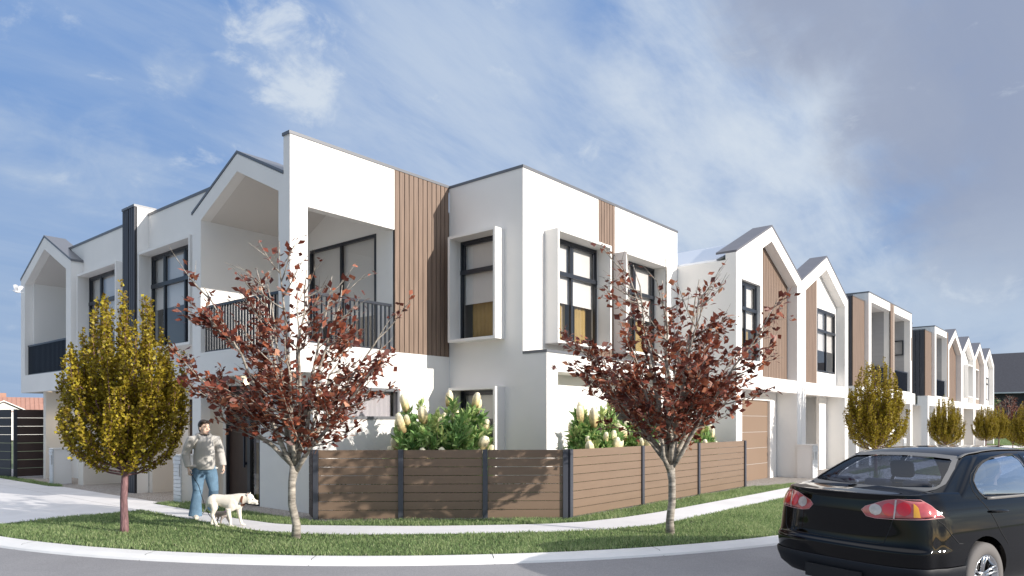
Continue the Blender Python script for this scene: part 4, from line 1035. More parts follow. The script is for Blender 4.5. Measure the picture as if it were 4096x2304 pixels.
# undergrowth seen through the slats
n = 5200; x = rs.uniform(7.5, 17, n); y = rs.uniform(7.4, 10.6, n)
k = (x + y > 17.95) & (x + y < 27) & (((y > 7.8) & (y < 8.3) & (x > 10.6)) | ((x < 10.8) & (y < 10.9) & (x + y < 19.2))); x, y = x[k], y[k]; n = len(x)
P = np.stack([x, y, rs.uniform(0, .05, n)], 1); Dv = unit(rs.normal(0, .5, (n, 3)) + np.array([0, 0, 1.])); U = unit(rs.normal(0, 1, (n, 3))); U = unit(U - Dv*(U*Dv).sum(1, keepdims=True)); sz = rs.uniform(.2, .75, n)
tp_ = P + Dv*sz[:, None]; k = (tp_[:, 1] > 7.42) & (tp_[:, 0] + tp_[:, 1] > 17.6) & (tp_[:, 2] < 1.15); P, Dv, U, sz = P[k], Dv[k], U[k], sz[k]; n = len(P)
kind(tag(leaf_mesh('undergrowth', P, Dv, U, sz, sz*.05+.006, np.clip(rs.normal(.55, .2, n), 0, 1), M['greenleaf'], None), 'low green undergrowth growing behind the slats of the fence', 'plants'), 'stuff')
# reeds by the street tree seen through the car window
t = thing('reed_clump', 'clump of bulrushes beside the street tree seen through the car rear window', 'plant', (21.7, 5.2, 0))
n = 70; P = rs.normal(0, .09, (n, 3))*np.array([1, 1, 0]); Dv = unit(rs.normal(0, .22, (n, 3)) + np.array([0, 0, 1.])); U = unit(rs.normal(0, 1, (n, 3))); U = unit(U - Dv*(U*Dv).sum(1, keepdims=True))
leaf_mesh('blades', P, Dv, U, rs.uniform(.25, .55, n), np.full(n, .004), np.clip(rs.normal(.8, .15, n), 0, 1), M['greenleaf'], t)
for i, (a, b_) in enumerate(((-.1, .05), (.08, -.1), (.15, .1), (-.02, -.16))):
    b = MB(); b.tube([Vector((a*.3, b_*.3, 0)), Vector((a, b_, .62+.06*i))], .005, 5).tube([Vector((a, b_, .62+.06*i)), Vector((a*1.05, b_*1.05, 0.75+.06*i))], [.016, .015], 8); b.build('bulrush', M['bark'], t, local=True)

# ------------------------------------------------------------------ far buildings
t = thing('dark_building', 'large dark grey building with a huge plain roof at the far right end', 'building', (104, 4, 0))
b = MB(); b.prism([(100, 5.1), (111, 10.5), (111, 10.3), (100.2, 4.95)], -30, 26, 'y'); b.prism([(122, 5.1), (111, 10.5), (111, 10.3), (121.8, 4.95)], -30, 26, 'y'); b.build('roof', M['darkroof'], t)
b = MB(); b.box(101, 121, -29.5, 25.5, 0, 5.0); b.prism([(101, 5.0), (121, 5.0), (111, 10.2)], 25.2, 25.5, 'y'); b.prism([(101, 5.0), (121, 5.0), (111, 10.2)], -29.5, -29.2, 'y'); b.build('wall', M['meterwall_dark'] if 'meterwall_dark' in M else M['darkroof'], t)
b = MB(); b.box(99.86, 100.0, -30, 26, 5.0, 5.14); b.build('gutter', M['lbox'], t)
t = thing('orange_roof_house', 'distant white house with orange metal roof behind the tall left fence', 'house', (22.1, 82, 0), None, R(-15))
b = MB(); b.box(-9, 2.3, -3, 3, 0, 2.7); b.prism([(-2.45, 2.7), (.75, 2.7), (-.85, 3.5)], -3.5, -3.3, 'y'); b.box(-2.45, .75, -3.45, -3.0, 0, 2.7); b.build('wall', M['render'], t, local=True)
b = MB()
for k in range(34):
    u = -9.6 + k*.36; b.prism([(-3.5, 2.62), (-3.5, 2.68), (0, 4.10), (0, 4.04)], u, u+.27, 'x'); b.prism([(-3.47, 2.60), (-3.47, 2.64), (0, 4.06), (0, 4.02)], u+.27, u+.36, 'x')
b.prism([(3.5, 2.62), (3.5, 2.68), (0, 4.10), (0, 4.04)], -9.6, 2.64, 'x'); b.build('roof', M['orangeroof'], t, local=True)
b = MB(); b.prism([(-2.8, 2.62), (-.85, 3.60), (-.85, 3.70), (-2.95, 2.64)], -3.75, -1.5, 'y'); b.prism([(1.1, 2.62), (-.85, 3.60), (-.85, 3.70), (1.25, 2.64)], -3.75, -1.5, 'y'); b.build('gable_trim', M['render'], t, local=True)
b = MB(); b.box(-1.2, -.7, .2, .8, 3.5, 4.5); b.build('chimney', mat('chimney_brick', (.42,.24,.18), .9), t, local=True)
t = thing('garden_cart', 'tiny dark wheeled cart on the far footpath below the yellow trees', 'cart', (64.6, 6.0, 0))
for sy in (-.17, .17):
    b = MB(); b.lathe([(.0,-.04), (.1,-.04), (.13,-.02), (.13,.02), (.1,.04), (0,.04)], 14, Matrix.Translation((0, sy, .13)) @ Matrix.Rotation(R(90), 4, 'X')); b.build('wheel', M['gap'], t, local=True)
b = MB(); b.box(-.2, .35, -.1, .1, .16, .34); b.tube([Vector((-.2,0,.3)), Vector((-.5,0,.7))], .02, 6); b.build('body', M['rail'], t, local=True)
# ------------------------------------------------------------------ black sedan (s forward from rear axle, t left, z up; metres x .96)
M['paint'] = mat('black_car_paint', (.0015,.0018,.003), .04, spec=.3)
M['trim'] = mat('grey_window_seal', (.16,.155,.15), .5)
M['plastic'] = mat('dark_bumper_plastic', (.008,.010,.015), .55, spec=.25)
M['carglass'] = glass_mat('car_glass', (.42,.48,.62), .8, 1.5)
M['sideglass'] = glass_mat('car_side_glass', (.55,.60,.68), 6., 1.5)
M['tyre'] = mat('tyre_rubber', (.14,.13,.125), .8)
M['alloy'] = mat('alloy_rim', (.62,.63,.65), .16, metal=1.)
M['seat'] = mat('seat_cloth', (.055,.058,.07), .85)
M['lens_red'] = mat('red_tail_lens', (.44,.075,.08), .06, spec=.6, coat=1., nscale=9, namt=.25)
M['lens_red2'] = mat('lens_rim', (.5,.25,.25), .15)
M['lens_bright'] = mat('bright_red_lens', (.62,.012,.02), .1, coat=1.)
M['lens_white'] = mat('clear_lens', (.50,.44,.42), .1, coat=1., nscale=25, namt=.2)
M['lens_amber'] = mat('amber_lens', (.75,.36,.03), .1, coat=1.)
CAR = thing('black_sedan', 'glossy black sedan parked at the kerb, seen from its rear right corner', 'car', (8.0, 1.735, -.055), None, R(-20), .978)

def lin(x, tab):
    for (a, b), (c, d) in zip(tab, tab[1:]):
        if x <= c: return b + (d-b)*max(0, (x-a))/(c-a)
    return tab[-1][1]
def outline(sr, sf, w, tail=.30, nose=.5, bow=.10, wr=.93, pr=2.6, pf=2.4):
    """half plan outline rear centre -> right side -> front centre as (s, t<=0)"""
    P = []
    ns = 16
    for i in range(ns+1):                       # rear end: superellipse quarter from centre to side
        a = math.pi/2*i/ns; x = math.sin(a)**(2/pr)*1.0; y = math.cos(a)**(2/pr)
        P.append((sr + tail*(1-y) if x > 0 else sr, -w*wr*x))
    n2 = 40
    for i in range(1, n2):
        q = i/n2; s = sr+tail + (sf-nose-sr-tail)*q
        P.append((s, -(w*(wr + (1-wr)*math.sin(math.pi*min(1, .12+q*.86))**.7))))
    for i in range(ns+1):
        a = math.pi/2*(1-i/ns); x = math.sin(a)**(2/pf); y = math.cos(a)**(2/pf)
        P.append((sf - nose*(1-y), -w*.93*x))
    return P
def loft(rows, cap=True):
    """rows: list of (z or callable, outline) -> full closed-ring shell bmesh data"""
    n = len(rows[0][1]); ring = 2*n-2; V = []; Fc = []
    for z, o in rows:
        pts = o + [(s, -t) for s, t in o[-2:0:-1]]
        V += [(s, t, z(s, t) if callable(z) else z) for s, t in pts]
    for i in range(len(rows)-1):
        for k in range(ring):
            k2 = (k+1) % ring; Fc.append((i*ring+k, i*ring+k2, (i+1)*ring+k2, (i+1)*ring+k))
    return V, Fc, ring
# lower body: sill to shoulder, then across boot and bonnet
deck = lambda s: lin(s, [(-1.2,1.065),(-.95,1.078),(-.5,1.10),(-.2,1.09),(2.4,1.02),(2.9,.93),(3.3,.80),(3.7,.68)])
def row(z, sr, sf, w, **k): return (z, outline(sr, sf, w, **k))
rows = [row(.20,-.72,3.35,.74), row(.24,-.86,3.45,.80), row(.31,-.955,3.50,.845), row(.42,-.992,3.53,.872), row(.52,-1.0,3.55,.880), row(.585,-1.004,3.55,.882), row(.605,-.992,3.54,.880),
        row(.622,-.966,3.53,.878), row(.70,-.958,3.50,.874), row(.78,-.955,3.46,.864), row(.86,-.952,3.38,.852),
        (lambda s,t: .93-.14*max(0,s-2.2)/1.3, outline(-.950,3.32,.838)), (lambda s,t: .995-.20*max(0,s-2.2)/1.2, outline(-.942,3.25,.812)),
        (lambda s,t: min(deck(s)-.015,1.04), outline(-.935,3.2,.782)), (lambda s,t: deck(s)-.012, outline(-.944,3.15,.758)), (lambda s,t: deck(s)+.004, outline(-.952,3.12,.745)), (lambda s,t: deck(s)+.010, outline(-.947,3.10,.735)), (lambda s,t: deck(s)+.008, outline(-.920,3.05,.70)),
        (lambda s,t: deck(s)+.016, outline(-.86,2.9,.58)), (lambda s,t: deck(s)+.024, outline(-.78,2.8,.36)), (lambda s,t: deck(s)+.027, outline(-.72,2.75,.12))]
V, Fc, ring = loft(rows)
def subdiv(V, Fc, lv):
    me = bpy.data.meshes.new('tmp'); me.from_pydata(V, [], Fc); o = bpy.data.objects.new('tmp', me); COL.objects.link(o)
    m = o.modifiers.new('s', 'SUBSURF'); m.levels = lv; m.render_levels = lv
    bpy.context.view_layer.update()
    ev = bpy.data.meshes.new_from_object(o.evaluated_get(bpy.context.evaluated_depsgraph_get()))
    bpy.data.objects.remove(o); bm = bmesh.new(); bm.from_mesh(ev); bpy.data.meshes.remove(ev); bmesh.ops.recalc_face_normals(bm, faces=bm.faces); return bm
def pin(p, poly):
    x, y = p; r = False; j = len(poly)-1
    for i in range(len(poly)):
        xi, yi = poly[i]; xj, yj = poly[j]
        if (yi > y) != (yj > y) and x < (xj-xi)*(y-yi)/(yj-yi)+xi: r = not r
        j = i
    return r
def nearest(p, poly):
    best = None; p = Vector(p)
    for i in range(len(poly)):
        a = Vector(poly[i]); b = Vector(poly[(i+1) % len(poly)]); d = b-a; t = max(0, min(1, (p-a).dot(d)/max(d.dot(d), 1e-9))); q = a+d*t
        if best is None or (q-p).length < best[0]: best = ((q-p).length, q)
    return best
def cut(bm, proj, put, poly, ok, tree=None):
    """delete faces whose projection falls in poly, pull the rim onto the outline"""
    de = [f for f in bm.faces if ok(f.calc_center_median()) and pin(proj(f.calc_center_median()), poly)]
    bmesh.ops.delete(bm, geom=de, context='FACES')
    for v in bm.verts:
        if v.is_boundary and ok(v.co):
            d, q = nearest(proj(v.co), poly)
            if d < .05: put(v, q)
def finish(bm, name, mats, parent=CAR, smooth=True):
    me = bpy.data.meshes.new(name); bm.to_mesh(me); bm.free()
    for m in (mats if isinstance(mats, (list, tuple)) else [mats]): me.materials.append(m)
    if smooth: me.shade_smooth()
    o = bpy.data.objects.new(name, me); COL.objects.link(o); o.parent = parent; return o
body = subdiv(V, Fc, 2)
low_tree = BVHTree.FromBMesh(body)
# wheel arches
AR = .372
def circ(cs, r=AR, n=40): return [(cs + r*math.cos(2*math.pi*i/n), .325 + r*math.sin(2*math.pi*i/n)) for i in range(n)]
def setsz(v, q): v.co.x, v.co.z = q.x, q.y
for cs in (0.0, 2.635):
    for sg in (-1, 1):
        cut(body, lambda p: (p.x, p.z), setsz, circ(cs), lambda p, sg=sg: p.y*sg > .55 and p.z < .8)
        ed = [e for e in body.edges if e.is_boundary and all(v.co.y*sg > .55 and abs(math.hypot(v.co.x-cs, v.co.z-.325)-AR) < .012 for v in e.verts)]
        ex = bmesh.ops.extrude_edge_only(body, edges=ed)
        for e in ed: e.smooth = False
        nv = [g for g in ex['geom'] if isinstance(g, bmesh.types.BMVert)]
        for v in nv: v.co.y -= sg*.16
finish(body, 'body', M['paint'])
# greenhouse shell
def top(s): return lin(s, [(-.5,1.12),(.0,1.385),(.15,1.425),(.5,1.475),(.9,1.497),(1.3,1.492),(1.65,1.45),(1.9,1.36),(2.6,1.0)])
gq = dict(nose=.30)
gr = [(1.01, outline(-.63,2.62,.80,tail=.30,wr=.93,pr=7,**gq)), (1.06, outline(-.575,2.58,.785,tail=.30,wr=.93,pr=7,**gq)), (1.11, outline(-.49,2.50,.765,tail=.30,wr=.935,pr=7.5,**gq)), (1.20, outline(-.315,2.34,.715,tail=.28,wr=.94,pr=7.5,**gq)), (1.30, outline(-.115,2.15,.66,tail=.26,wr=.94,pr=7.5,**gq)),
      (1.37, outline(.03,2.0,.618,tail=.26,wr=.94,pr=6.5,**gq)), (1.41, outline(.12,1.88,.588,tail=.26,wr=.94,pr=6,**gq)), (1.44, outline(.22,1.78,.555,tail=.28,wr=.94,pr=5,**gq)), (1.462, outline(.34,1.68,.50,tail=.3,wr=.94,pr=4,nose=.35)),
      (1.482, outline(.50,1.5,.38,tail=.35,wr=.92,pr=3,nose=.35)), (1.492, outline(.70,1.32,.2,tail=.25,wr=.92,pr=2.4,nose=.25)), (1.495, outline(.85,1.2,.06,tail=.1,wr=.92,pr=2.,nose=.1))]
V, Fc, ring = loft(gr); Fc.append(tuple((len(gr)-1)*ring+k for k in range(ring)))
shell = subdiv(V, Fc, 2)
tree = BVHTree.FromBMesh(shell)
def hit(o, d, tr=tree):
    p, nrm, i, ds = tr.ray_cast(Vector(o), Vector(d)); return p, nrm
REARW = [(-.60,1.135),(-.635,1.146),(-.645,1.17),(-.585,1.29),(-.525,1.375),(-.50,1.388),(-.3,1.402),(0,1.408),(.3,1.402),(.50,1.388),(.525,1.375),(.585,1.29),(.645,1.17),(.635,1.146),(.60,1.135),(.3,1.122),(0,1.118),(-.3,1.122)]
SIDEW = [(.15,1.045),(.095,1.09),(.085,1.13),(.10,1.19),(.18,1.245),(.29,1.30),(.43,1.35),(.62,1.388),(.85,1.405),(1.05,1.408),(1.12,1.36),(1.145,1.20),(1.13,1.03)]
FRONTS = [(1.20,1.03),(1.215,1.2),(1.23,1.36),(1.26,1.402),(1.5,1.39),(1.72,1.33),(1.95,1.2),(2.12,1.08),(2.15,1.03)]
WIND = [(-.66,1.06),(-.55,1.34),(-.5,1.365),(.5,1.365),(.55,1.34),(.66,1.06)]
def refined(poly, st=.03):
    out = []
    for i in range(len(poly)):
        a = Vector(poly[i]); b = Vector(poly[(i+1) % len(poly)]); k = max(1, int((b-a).length/st))
        out += [tuple(a.lerp(b, j/k)) for j in range(k)]
    return out
def grow(poly, d):
    c = Vector((sum(p[0] for p in poly)/len(poly), sum(p[1] for p in poly)/len(poly))); n = len(poly); out = []
    ar = sum(poly[i][0]*poly[(i+1) % n][1]-poly[(i+1) % n][0]*poly[i][1] for i in range(n)); sg = 1 if ar > 0 else -1
    for i in range(n):
        a, b, e = Vector(poly[i-1]), Vector(poly[i]), Vector(poly[(i+1) % n])
        n1 = Vector(((b-a).y, -(b-a).x)).normalized(); n2 = Vector(((e-b).y, -(e-b).x)).normalized(); m = (n1+n2)
        m = m.normalized() if m.length > 1e-6 else n1
        out.append(tuple(b + m*d*sg))
    return out
def ray_rear(p, tr=tree): return hit((-3, p[0], p[1]), (1, 0, 0), tr)
def ray_side(sg, tr=tree): return lambda p: hit((p[0], 3*sg, p[1]), (0, -sg, 0), tr)
def ray_front(p): return hit((5, p[0], p[1]), (-1, 0, 0))
def patch(poly, ray, off, name, m, parent=CAR, nu=14, nv=10):
    """fill a convex outline with a grid projected on the shell, offset along the normal"""
    ys = [p[1] for p in poly]; lo, hi = min(ys)+1e-4, max(ys)-1e-4; vs = []; ok = True
    for j in range(nv+1):
        y = lo + (hi-lo)*j/nv; xs = []
        for i in range(len(poly)):
            a, b = poly[i], poly[(i+1) % len(poly)]
            if (a[1]-y)*(b[1]-y) <= 0 and a[1] != b[1]: xs.append(a[0] + (b[0]-a[0])*(y-a[1])/(b[1]-a[1]))
        if not xs: xs = [poly[0][0]]
        x0, x1 = min(xs), max(xs)
        for i in range(nu+1):
            p, nr = ray((x0 + (x1-x0)*i/nu, y))
            if p is None: p, nr = Vector(vs[-1]) if vs else Vector((0,0,1)), Vector((0,0,0))
            vs.append(p + nr*off)
    b = MB(); b.add(vs, [(j*(nu+1)+i, j*(nu+1)+i+1, (j+1)*(nu+1)+i+1, (j+1)*(nu+1)+i) for j in range(nv) for i in range(nu)])
    return b.build(name, m, parent, smooth=True, local=True, fix=False)
def band(poly, d0, d1, ray, off, name, m, parent=CAR):
    poly = refined(poly); A = grow(poly, d0); B = grow(poly, d1); vs = []; n = len(poly)
    for a, b_ in zip(A, B):
        for q in (a, b_):
            p, nr = ray(q)
            if p is None: p, nr = vs[-1] if vs else Vector((0,0,1)), Vector((0,0,0))
            vs.append(p + nr*off)
    b = MB(); b.add(vs, [(2*i, 2*i+1, (2*((i+1) % n))+1, 2*((i+1) % n)) for i in range(n)])
    return b.build(name, m, parent, smooth=True, local=True, fix=False)
patch(REARW, ray_rear, -.004, 'rear_window', M['carglass'])
band(REARW, -.003, .026, ray_rear, .004, 'window_seal', M['trim'])
for sg in (-1, 1):
    patch(SIDEW, ray_side(sg), -.004, 'side_window', M['sideglass']); patch(FRONTS, ray_side(sg), -.004, 'side_window', M['sideglass'])
    band(SIDEW, -.002, .012, ray_side(sg), .003, 'window_seal', M['gap'])
patch(WIND, ray_front, -.004, 'windscreen', M['carglass'])
# cut the openings
def mk(axis, ray):
    def f(v, q):
        p, nr = ray((q.x, q.y))
        if p is not None: v.co = p
    return f
cut(shell, lambda p: (p.y, p.z), mk(0, ray_rear), REARW, lambda p: p.x < .45 and p.z > 1.1)
cut(shell, lambda p: (p.y, p.z), mk(0, ray_front), WIND, lambda p: p.x > 1.7)
for sg in (-1, 1):
    for pl in (SIDEW, FRONTS): cut(shell, lambda p: (p.x, p.z), mk(1, ray_side(sg)), pl, lambda p, sg=sg: p.y*sg > .48)
finish(shell, 'roof', M['paint'])
# silver-grey sill strip under the windows, roof moulding strip
for sg in (-1, 1):
    b = MB(); pts = []
    for i in range(16):
        s = .17 + i*.13; p, nr = ray_side(sg)((s, 1.025 if s < 1.2 else 1.02)); pts.append(p + nr*.004)
    b.tube(pts, [(.004, .014)]*16, 8); b.build('sill_strip', M['trim'], CAR, local=True, smooth=True)
    b = MB(); pts = []
    for t_, z_, s_ in [(0,0,0)]*0: pass
    for i in range(18):
        s = .14 + i*.09; p = None; t0 = sg*lin(s, [(.1,.545),(.3,.525),(.8,.50),(1.7,.49)])
        p, nr = hit((s, t0, 3), (0, 0, -1))
        if p is not None: pts.append(p + nr*.006)
    b.tube(pts, [(.019, .004)]*len(pts), 8); b.build('roof_moulding', M['trim'], CAR, local=True, smooth=True)
# shut lines (door, boot, bumper) as thin dark grooves
low_r = lambda p: ray_rear(p, low_tree)
def any_side(sg):
    def f(p):
        a = ray_side(sg)(p) if p[1] > 1.035 else (None, None)
        return a if a[0] is not None else ray_side(sg, low_tree)(p)
    return f
def groove(pts2, ray, name='shut_line', r=.0045, off=.0):
    pl = []
    for a, b_ in zip(pts2, pts2[1:]):
        k = max(1, int(math.dist(a, b_)/.03))
        for j in range(k):
            p, nr = ray((a[0]+(b_[0]-a[0])*j/k, a[1]+(b_[1]-a[1])*j/k))
            if p is not None: pl.append(p + nr*off)
    p, nr = ray(pts2[-1])
    if p is not None: pl.append(p)
    if len(pl) > 1:
        b = MB(); b.tube(pl, r, 5); return b.build(name, M['gap'], CAR, local=True)
for sg in (-1, 1):
    groove([(1.2,1.428),(.95,1.426),(.7,1.405),(.45,1.368),(.27,1.315),(.12,1.25),(.03,1.18),(.0,1.10),(.05,1.02),(.125,.926),(.185,.842),(.26,.72),(.37,.60)], any_side(sg))
    groove([(1.18,1.41),(1.17,1.0),(1.14,.35)], any_side(sg)); groove([(-.66,.885),(-.60,.84),(-.52,.745),(-.42,.66),(-.36,.655)], any_side(sg))
groove([(.625,1.0),(.64,.86),(.632,.70),(.60,.650),(.52,.640),(0,.636),(-.40,.640),(-.47,.655),(-.505,.74),(-.545,.875)], low_r)
groove([(-.59,1.04),(-.585,.9),(-.545,.875)], low_r)
# black lower bumper and its number-plate recess
rb = [row(.19,-.74,3.3,.74), row(.23,-.885,3.42,.815), row(.31,-.975,3.50,.862), row(.40,-1.006,3.54,.884), row(.445,-1.010,3.55,.889), row(.455,-1.0,3.55,.885)]
V, Fc, ring = loft(rb); n = len(rb[0][1]); keep = []
for f in Fc:
    c = sum((Vector(V[i]) for i in f), Vector())/4
    if c.x < -.36: keep.append(f)
b = MB(); b.add(V, keep); b.build('rear_bumper_trim', M['plastic'], CAR, smooth=True, local=True, fix=False, merge=True)
b = MB(); b.box(-1.012, -.99, -.30, .30, .235, .36); b.build('plate_recess', M['gap'], CAR, local=True)
# tail lights: lens wrapped round the corner, round lamps inside
def diag(sg):
    """oblique rays: 2-D coordinate u runs across the rear then round the corner"""
    c_, s_ = math.cos(R(42)), math.sin(R(42))
    def f(p, off=0):
        u, z = p; ctr = Vector((-.70, sg*.58, z)); side = Vector((s_, sg*c_, 0)); o = ctr + side*u + Vector((-c_, sg*s_, 0))*2
        return hit(o, (c_, -sg*s_, 0), low_tree)
    return f
def uz(s, t, sg): return ((s+.70)*math.sin(R(42)) + (t*sg-.58)*math.cos(R(42)))
for sg in (-1, 1):
    rf = diag(sg); U = lambda s, t: uz(s, t, 1)
    u0, u1, u2, ue = U(-.953,.275), U(-.93,.58), U(-.80,.80), U(-.62,.85)
    lens = [(u0,.935),(u0+.035,.885),(u0+.10,.872),(u1,.876),(ue,.898),(u2+.045,1.0),(u2-.04,1.05),(u1+.03,1.052),(u1-.06,1.035),(u0+.03,.968)]
    o = patch(lens, rf, .006, 'tail_light', M['lens_red'], nu=22, nv=10); 
    band(lens, -.001, .005, rf, .004, 'lens_edge', M['lens_red2'], o)
    def disc(u, z, ru, rz, off, nm, m): patch([(u+ru*math.cos(a), z+rz*math.sin(a)) for a in [2*math.pi*i/20 for i in range(20)]], rf, off, nm, m, o, 8, 8)
    disc(u0+.105, .948, .047, .052, .009, 'reverse_lamp', M['lens_white']); disc(u0+.205, .955, .050, .060, .0095, 'brake_lamp', M['lens_bright'])
    disc(u1+.075, .968, .055, .062, .009, 'tail_lamp', M['lens_bright'])
    patch([(u1+.145,.90),(u1+.20,.90),(u1+.185,.99),(u1+.15,1.02)], rf, .0095, 'indicator', M['lens_amber'], o, 6, 6)
    patch([(u1-.006,.878),(u1+.004,.878),(u1+.026,1.045),(u1+.012,1.045)], rf, .011, 'lens_split', M['lens_white'], o, 2, 10)
# door handles
for sg in (-1, 1):
    for s0 in (.13, 1.22):
        b = MB(); pl = []
        for i in range(7):
            p, nr = ray_side(sg, low_tree)((s0+.05*i, .912-.002*i)); pl.append(p + nr*(.012 + .022*math.sin(math.pi*i/6)))
        b.tube(pl, [(.012,.010),(.016,.013),(.016,.014),(.016,.014),(.016,.014),(.015,.012),(.010,.008)], 8); b.build('door_handle', M['paint'], CAR, smooth=True, local=True)
# wheels
def wheel(s, t):
    sg = 1 if t > 0 else -1; Mw = Matrix.Translation((s, t, .318)) @ Matrix.Rotation(R(-90*sg), 4, 'X')
    w_ = thing('wheel', '', '', (0,0,0)); del w_['label'], w_['category']; w_.parent = CAR
    b = MB(); b.lathe([(.205,-.10),(.25,-.105),(.295,-.10),(.314,-.085),(.318,-.05),(.318,.05),(.314,.085),(.295,.100),(.25,.108),(.215,.104),(.207,.095)], 56, Mw); b.build('tyre', M['tyre'], w_, smooth=True, local=True)
    b = MB(); b.lathe([(.206,-.10),(.19,-.08),(.182,.0),(.184,.06),(.196,.085),(.209,.101),(.204,.106),(.194,.094),(.176,.06)], 56, Mw)
    b.lathe([(.0,.072),(.03,.074),(.055,.068),(.062,.05),(.06,.02)], 24, Mw)
    for k in range(5):
        for dv in (-.16, .16):
            a = 2*math.pi*k/5 + .3; p0 = Mw @ Vector((.045*math.cos(a+dv*1.5), .045*math.sin(a+dv*1.5), .058)); p1 = Mw @ Vector((.12*math.cos(a+dv*1.05), .12*math.sin(a+dv*1.05), .066)); p2 = Mw @ Vector((.195*math.cos(a+dv*.95), .195*math.sin(a+dv*.95), .088))
            b.tube([p0, p1, p2], [.017, .015, .016], 8)
    b.build('rim', M['alloy'], w_, smooth=True, local=True)
    b = MB(); b.lathe([(0,-.09),(.205,-.09)], 32, Mw); b.lathe([(0,.0),(.12,.0),(.12,-.02)], 32, Mw); b.build('brake_disc', M['gap'], w_, local=True, fix=False)
for s in (0.0, 2.635):
    for t in (-.768, .768): wheel(s, t)
# wheel wells and floor so nothing shows through
b = MB(); b.box(-.55, 3.2, -.70, .70, .2, .24); b.box(-.42, .42, -.62, -.60, .2, .75).box(-.42, .42, .60, .62, .2, .75).box(2.2, 3.05, -.62, -.60, .2, .7).box(2.2, 3.05, .60, .62, .2, .7)
b.build('floor_pan', M['gap'], CAR, local=True)
# interior
def soft(name, x0, x1, y0, y1, z0, z1, lean=0, rad=.05, parent=CAR, m='seat'):
    bm = bmesh.new(); bmesh.ops.create_cube(bm, size=1)
    for v in bm.verts:
        v.co = Vector((x0 + (x1-x0)*(v.co.x+.5) - lean*(v.co.z+.5), y0 + (y1-y0)*(v.co.y+.5)*1, z0 + (z1-z0)*(v.co.z+.5)))
    bmesh.ops.bevel(bm, geom=bm.edges[:], offset=rad, segments=4, profile=.5, affect='EDGES')
    return finish(bm, name, M[m], parent)
soft('rear_seat', -.28, -.10, -.58, .58, .45, 1.06, .16); soft('rear_cushion', -.15, .45, -.58, .58, .35, .58)
soft('parcel_shelf', -.62, -.22, -.62, .62, 1.02, 1.075, 0, .02)
for y in (-.40, 0, .40): soft('headrest', -.34, -.23, y-.13, y+.13, 1.06, 1.185, .02, .045)
for y in (-.37, .37):
    soft('front_seat', .88, 1.05, y-.24, y+.24, .5, 1.10, .22, .07); soft('front_cushion', 1.0, 1.5, y-.24, y+.24, .38, .58, 0, .07); soft('headrest', .66, .78, y-.125, y+.125, 1.13, 1.32, .03, .05)
b = MB(); b.box(1.85, 2.5, -.66, .66, .7, 1.0); b.build('dashboard', M['seat'], CAR, local=True)
b = MB(); b.tube([Vector((1.62, -.37+.18*math.cos(a), .97+.18*math.sin(a))) for a in [2*math.pi*i/24 for i in range(25)]], .014, 8); b.build('steering_wheel', M['gap'], CAR, local=True, smooth=True)
# ------------------------------------------------------------------ people and animals
def meld(mb, name, m, parent, vox=.008, it=6, local=True):
    """melt overlapping closed shapes into one continuous skin"""
    o = mb.build('tmp', m, None, local=True)
    r = o.modifiers.new('r', 'REMESH'); r.mode = 'VOXEL'; r.voxel_size = vox; r.adaptivity = 0
    sm = o.modifiers.new('s', 'SMOOTH'); sm.factor = .5; sm.iterations = it
    bpy.context.view_layer.update()
    me = bpy.data.meshes.new_from_object(o.evaluated_get(bpy.context.evaluated_depsgraph_get()))
    bpy.data.objects.remove(o); me.name = name; me.shade_smooth()
    ob = bpy.data.objects.new(name, me); COL.objects.link(ob); ob.parent = parent; return ob
V3 = lambda *a: Vector(a)
M['skin'] = mat('skin', (.74,.53,.42), .55, spec=.3, nscale=12, namt=.05)
M['hair'] = mat('dark_brown_hair', (.03,.018,.013), .55, nscale=40, namt=.5, stretch=(1,1,.3), bump=.4, bscale=90)
M['fleece'] = mat('grey_fleece', (.50,.485,.46), .9, spec=.1, nscale=5, namt=.06, bump=.25, bscale=25)
M['denim'] = mat('blue_denim', (.125,.21,.30), .8, spec=.15, nscale=9, namt=.25, bump=.3, bscale=45)
M['stripe'] = mat('charcoal_knit', (.05,.05,.052), .9, nscale=60, namt=.6, stretch=(.05,.05,1))
M['shoe'] = mat('cream_leather', (.66,.62,.52), .6)
M['white'] = mat('eye_white', (.7,.68,.66), .3); M['dark'] = mat('dark_brown', (.03,.018,.014), .35); M['lip'] = mat('lip', (.42,.17,.14), .5)
def hand(b, w_, d, s, curl, side):
    """palm and five bent fingers: w_ wrist, d pointing direction, s thumb side, curl palm normal"""
    d, s, c = d.normalized(), s.normalized(), curl.normalized()
    b.tube([w_-d*.02, w_+d*.02, w_+d*.055, w_+d*.085], [(.021,.018),(.030,.017),(.036,.016),(.033,.013)], 10)
    for k, (o, l) in enumerate(((.028,.066),(.010,.075),(-.009,.070),(-.027,.056))):
        p0 = w_ + d*.080 + s*o; p1 = p0 + d*l*.42 + c*.006; p2 = p1 + d*l*.22 + c*l*.32; p3 = p2 + c*l*.36 - d*l*.10
        b.tube([p0, p1, p2, p3], [.0095, .009, .0085, .006], 7)
    p0 = w_ + d*.025 + s*.026; p1 = p0 + s*.026 + d*.028 + c*.008; p2 = p1 + d*.032 + c*.018 - s*.004
    b.tube([p0, p1, p2], [.0115, .010, .007], 7)
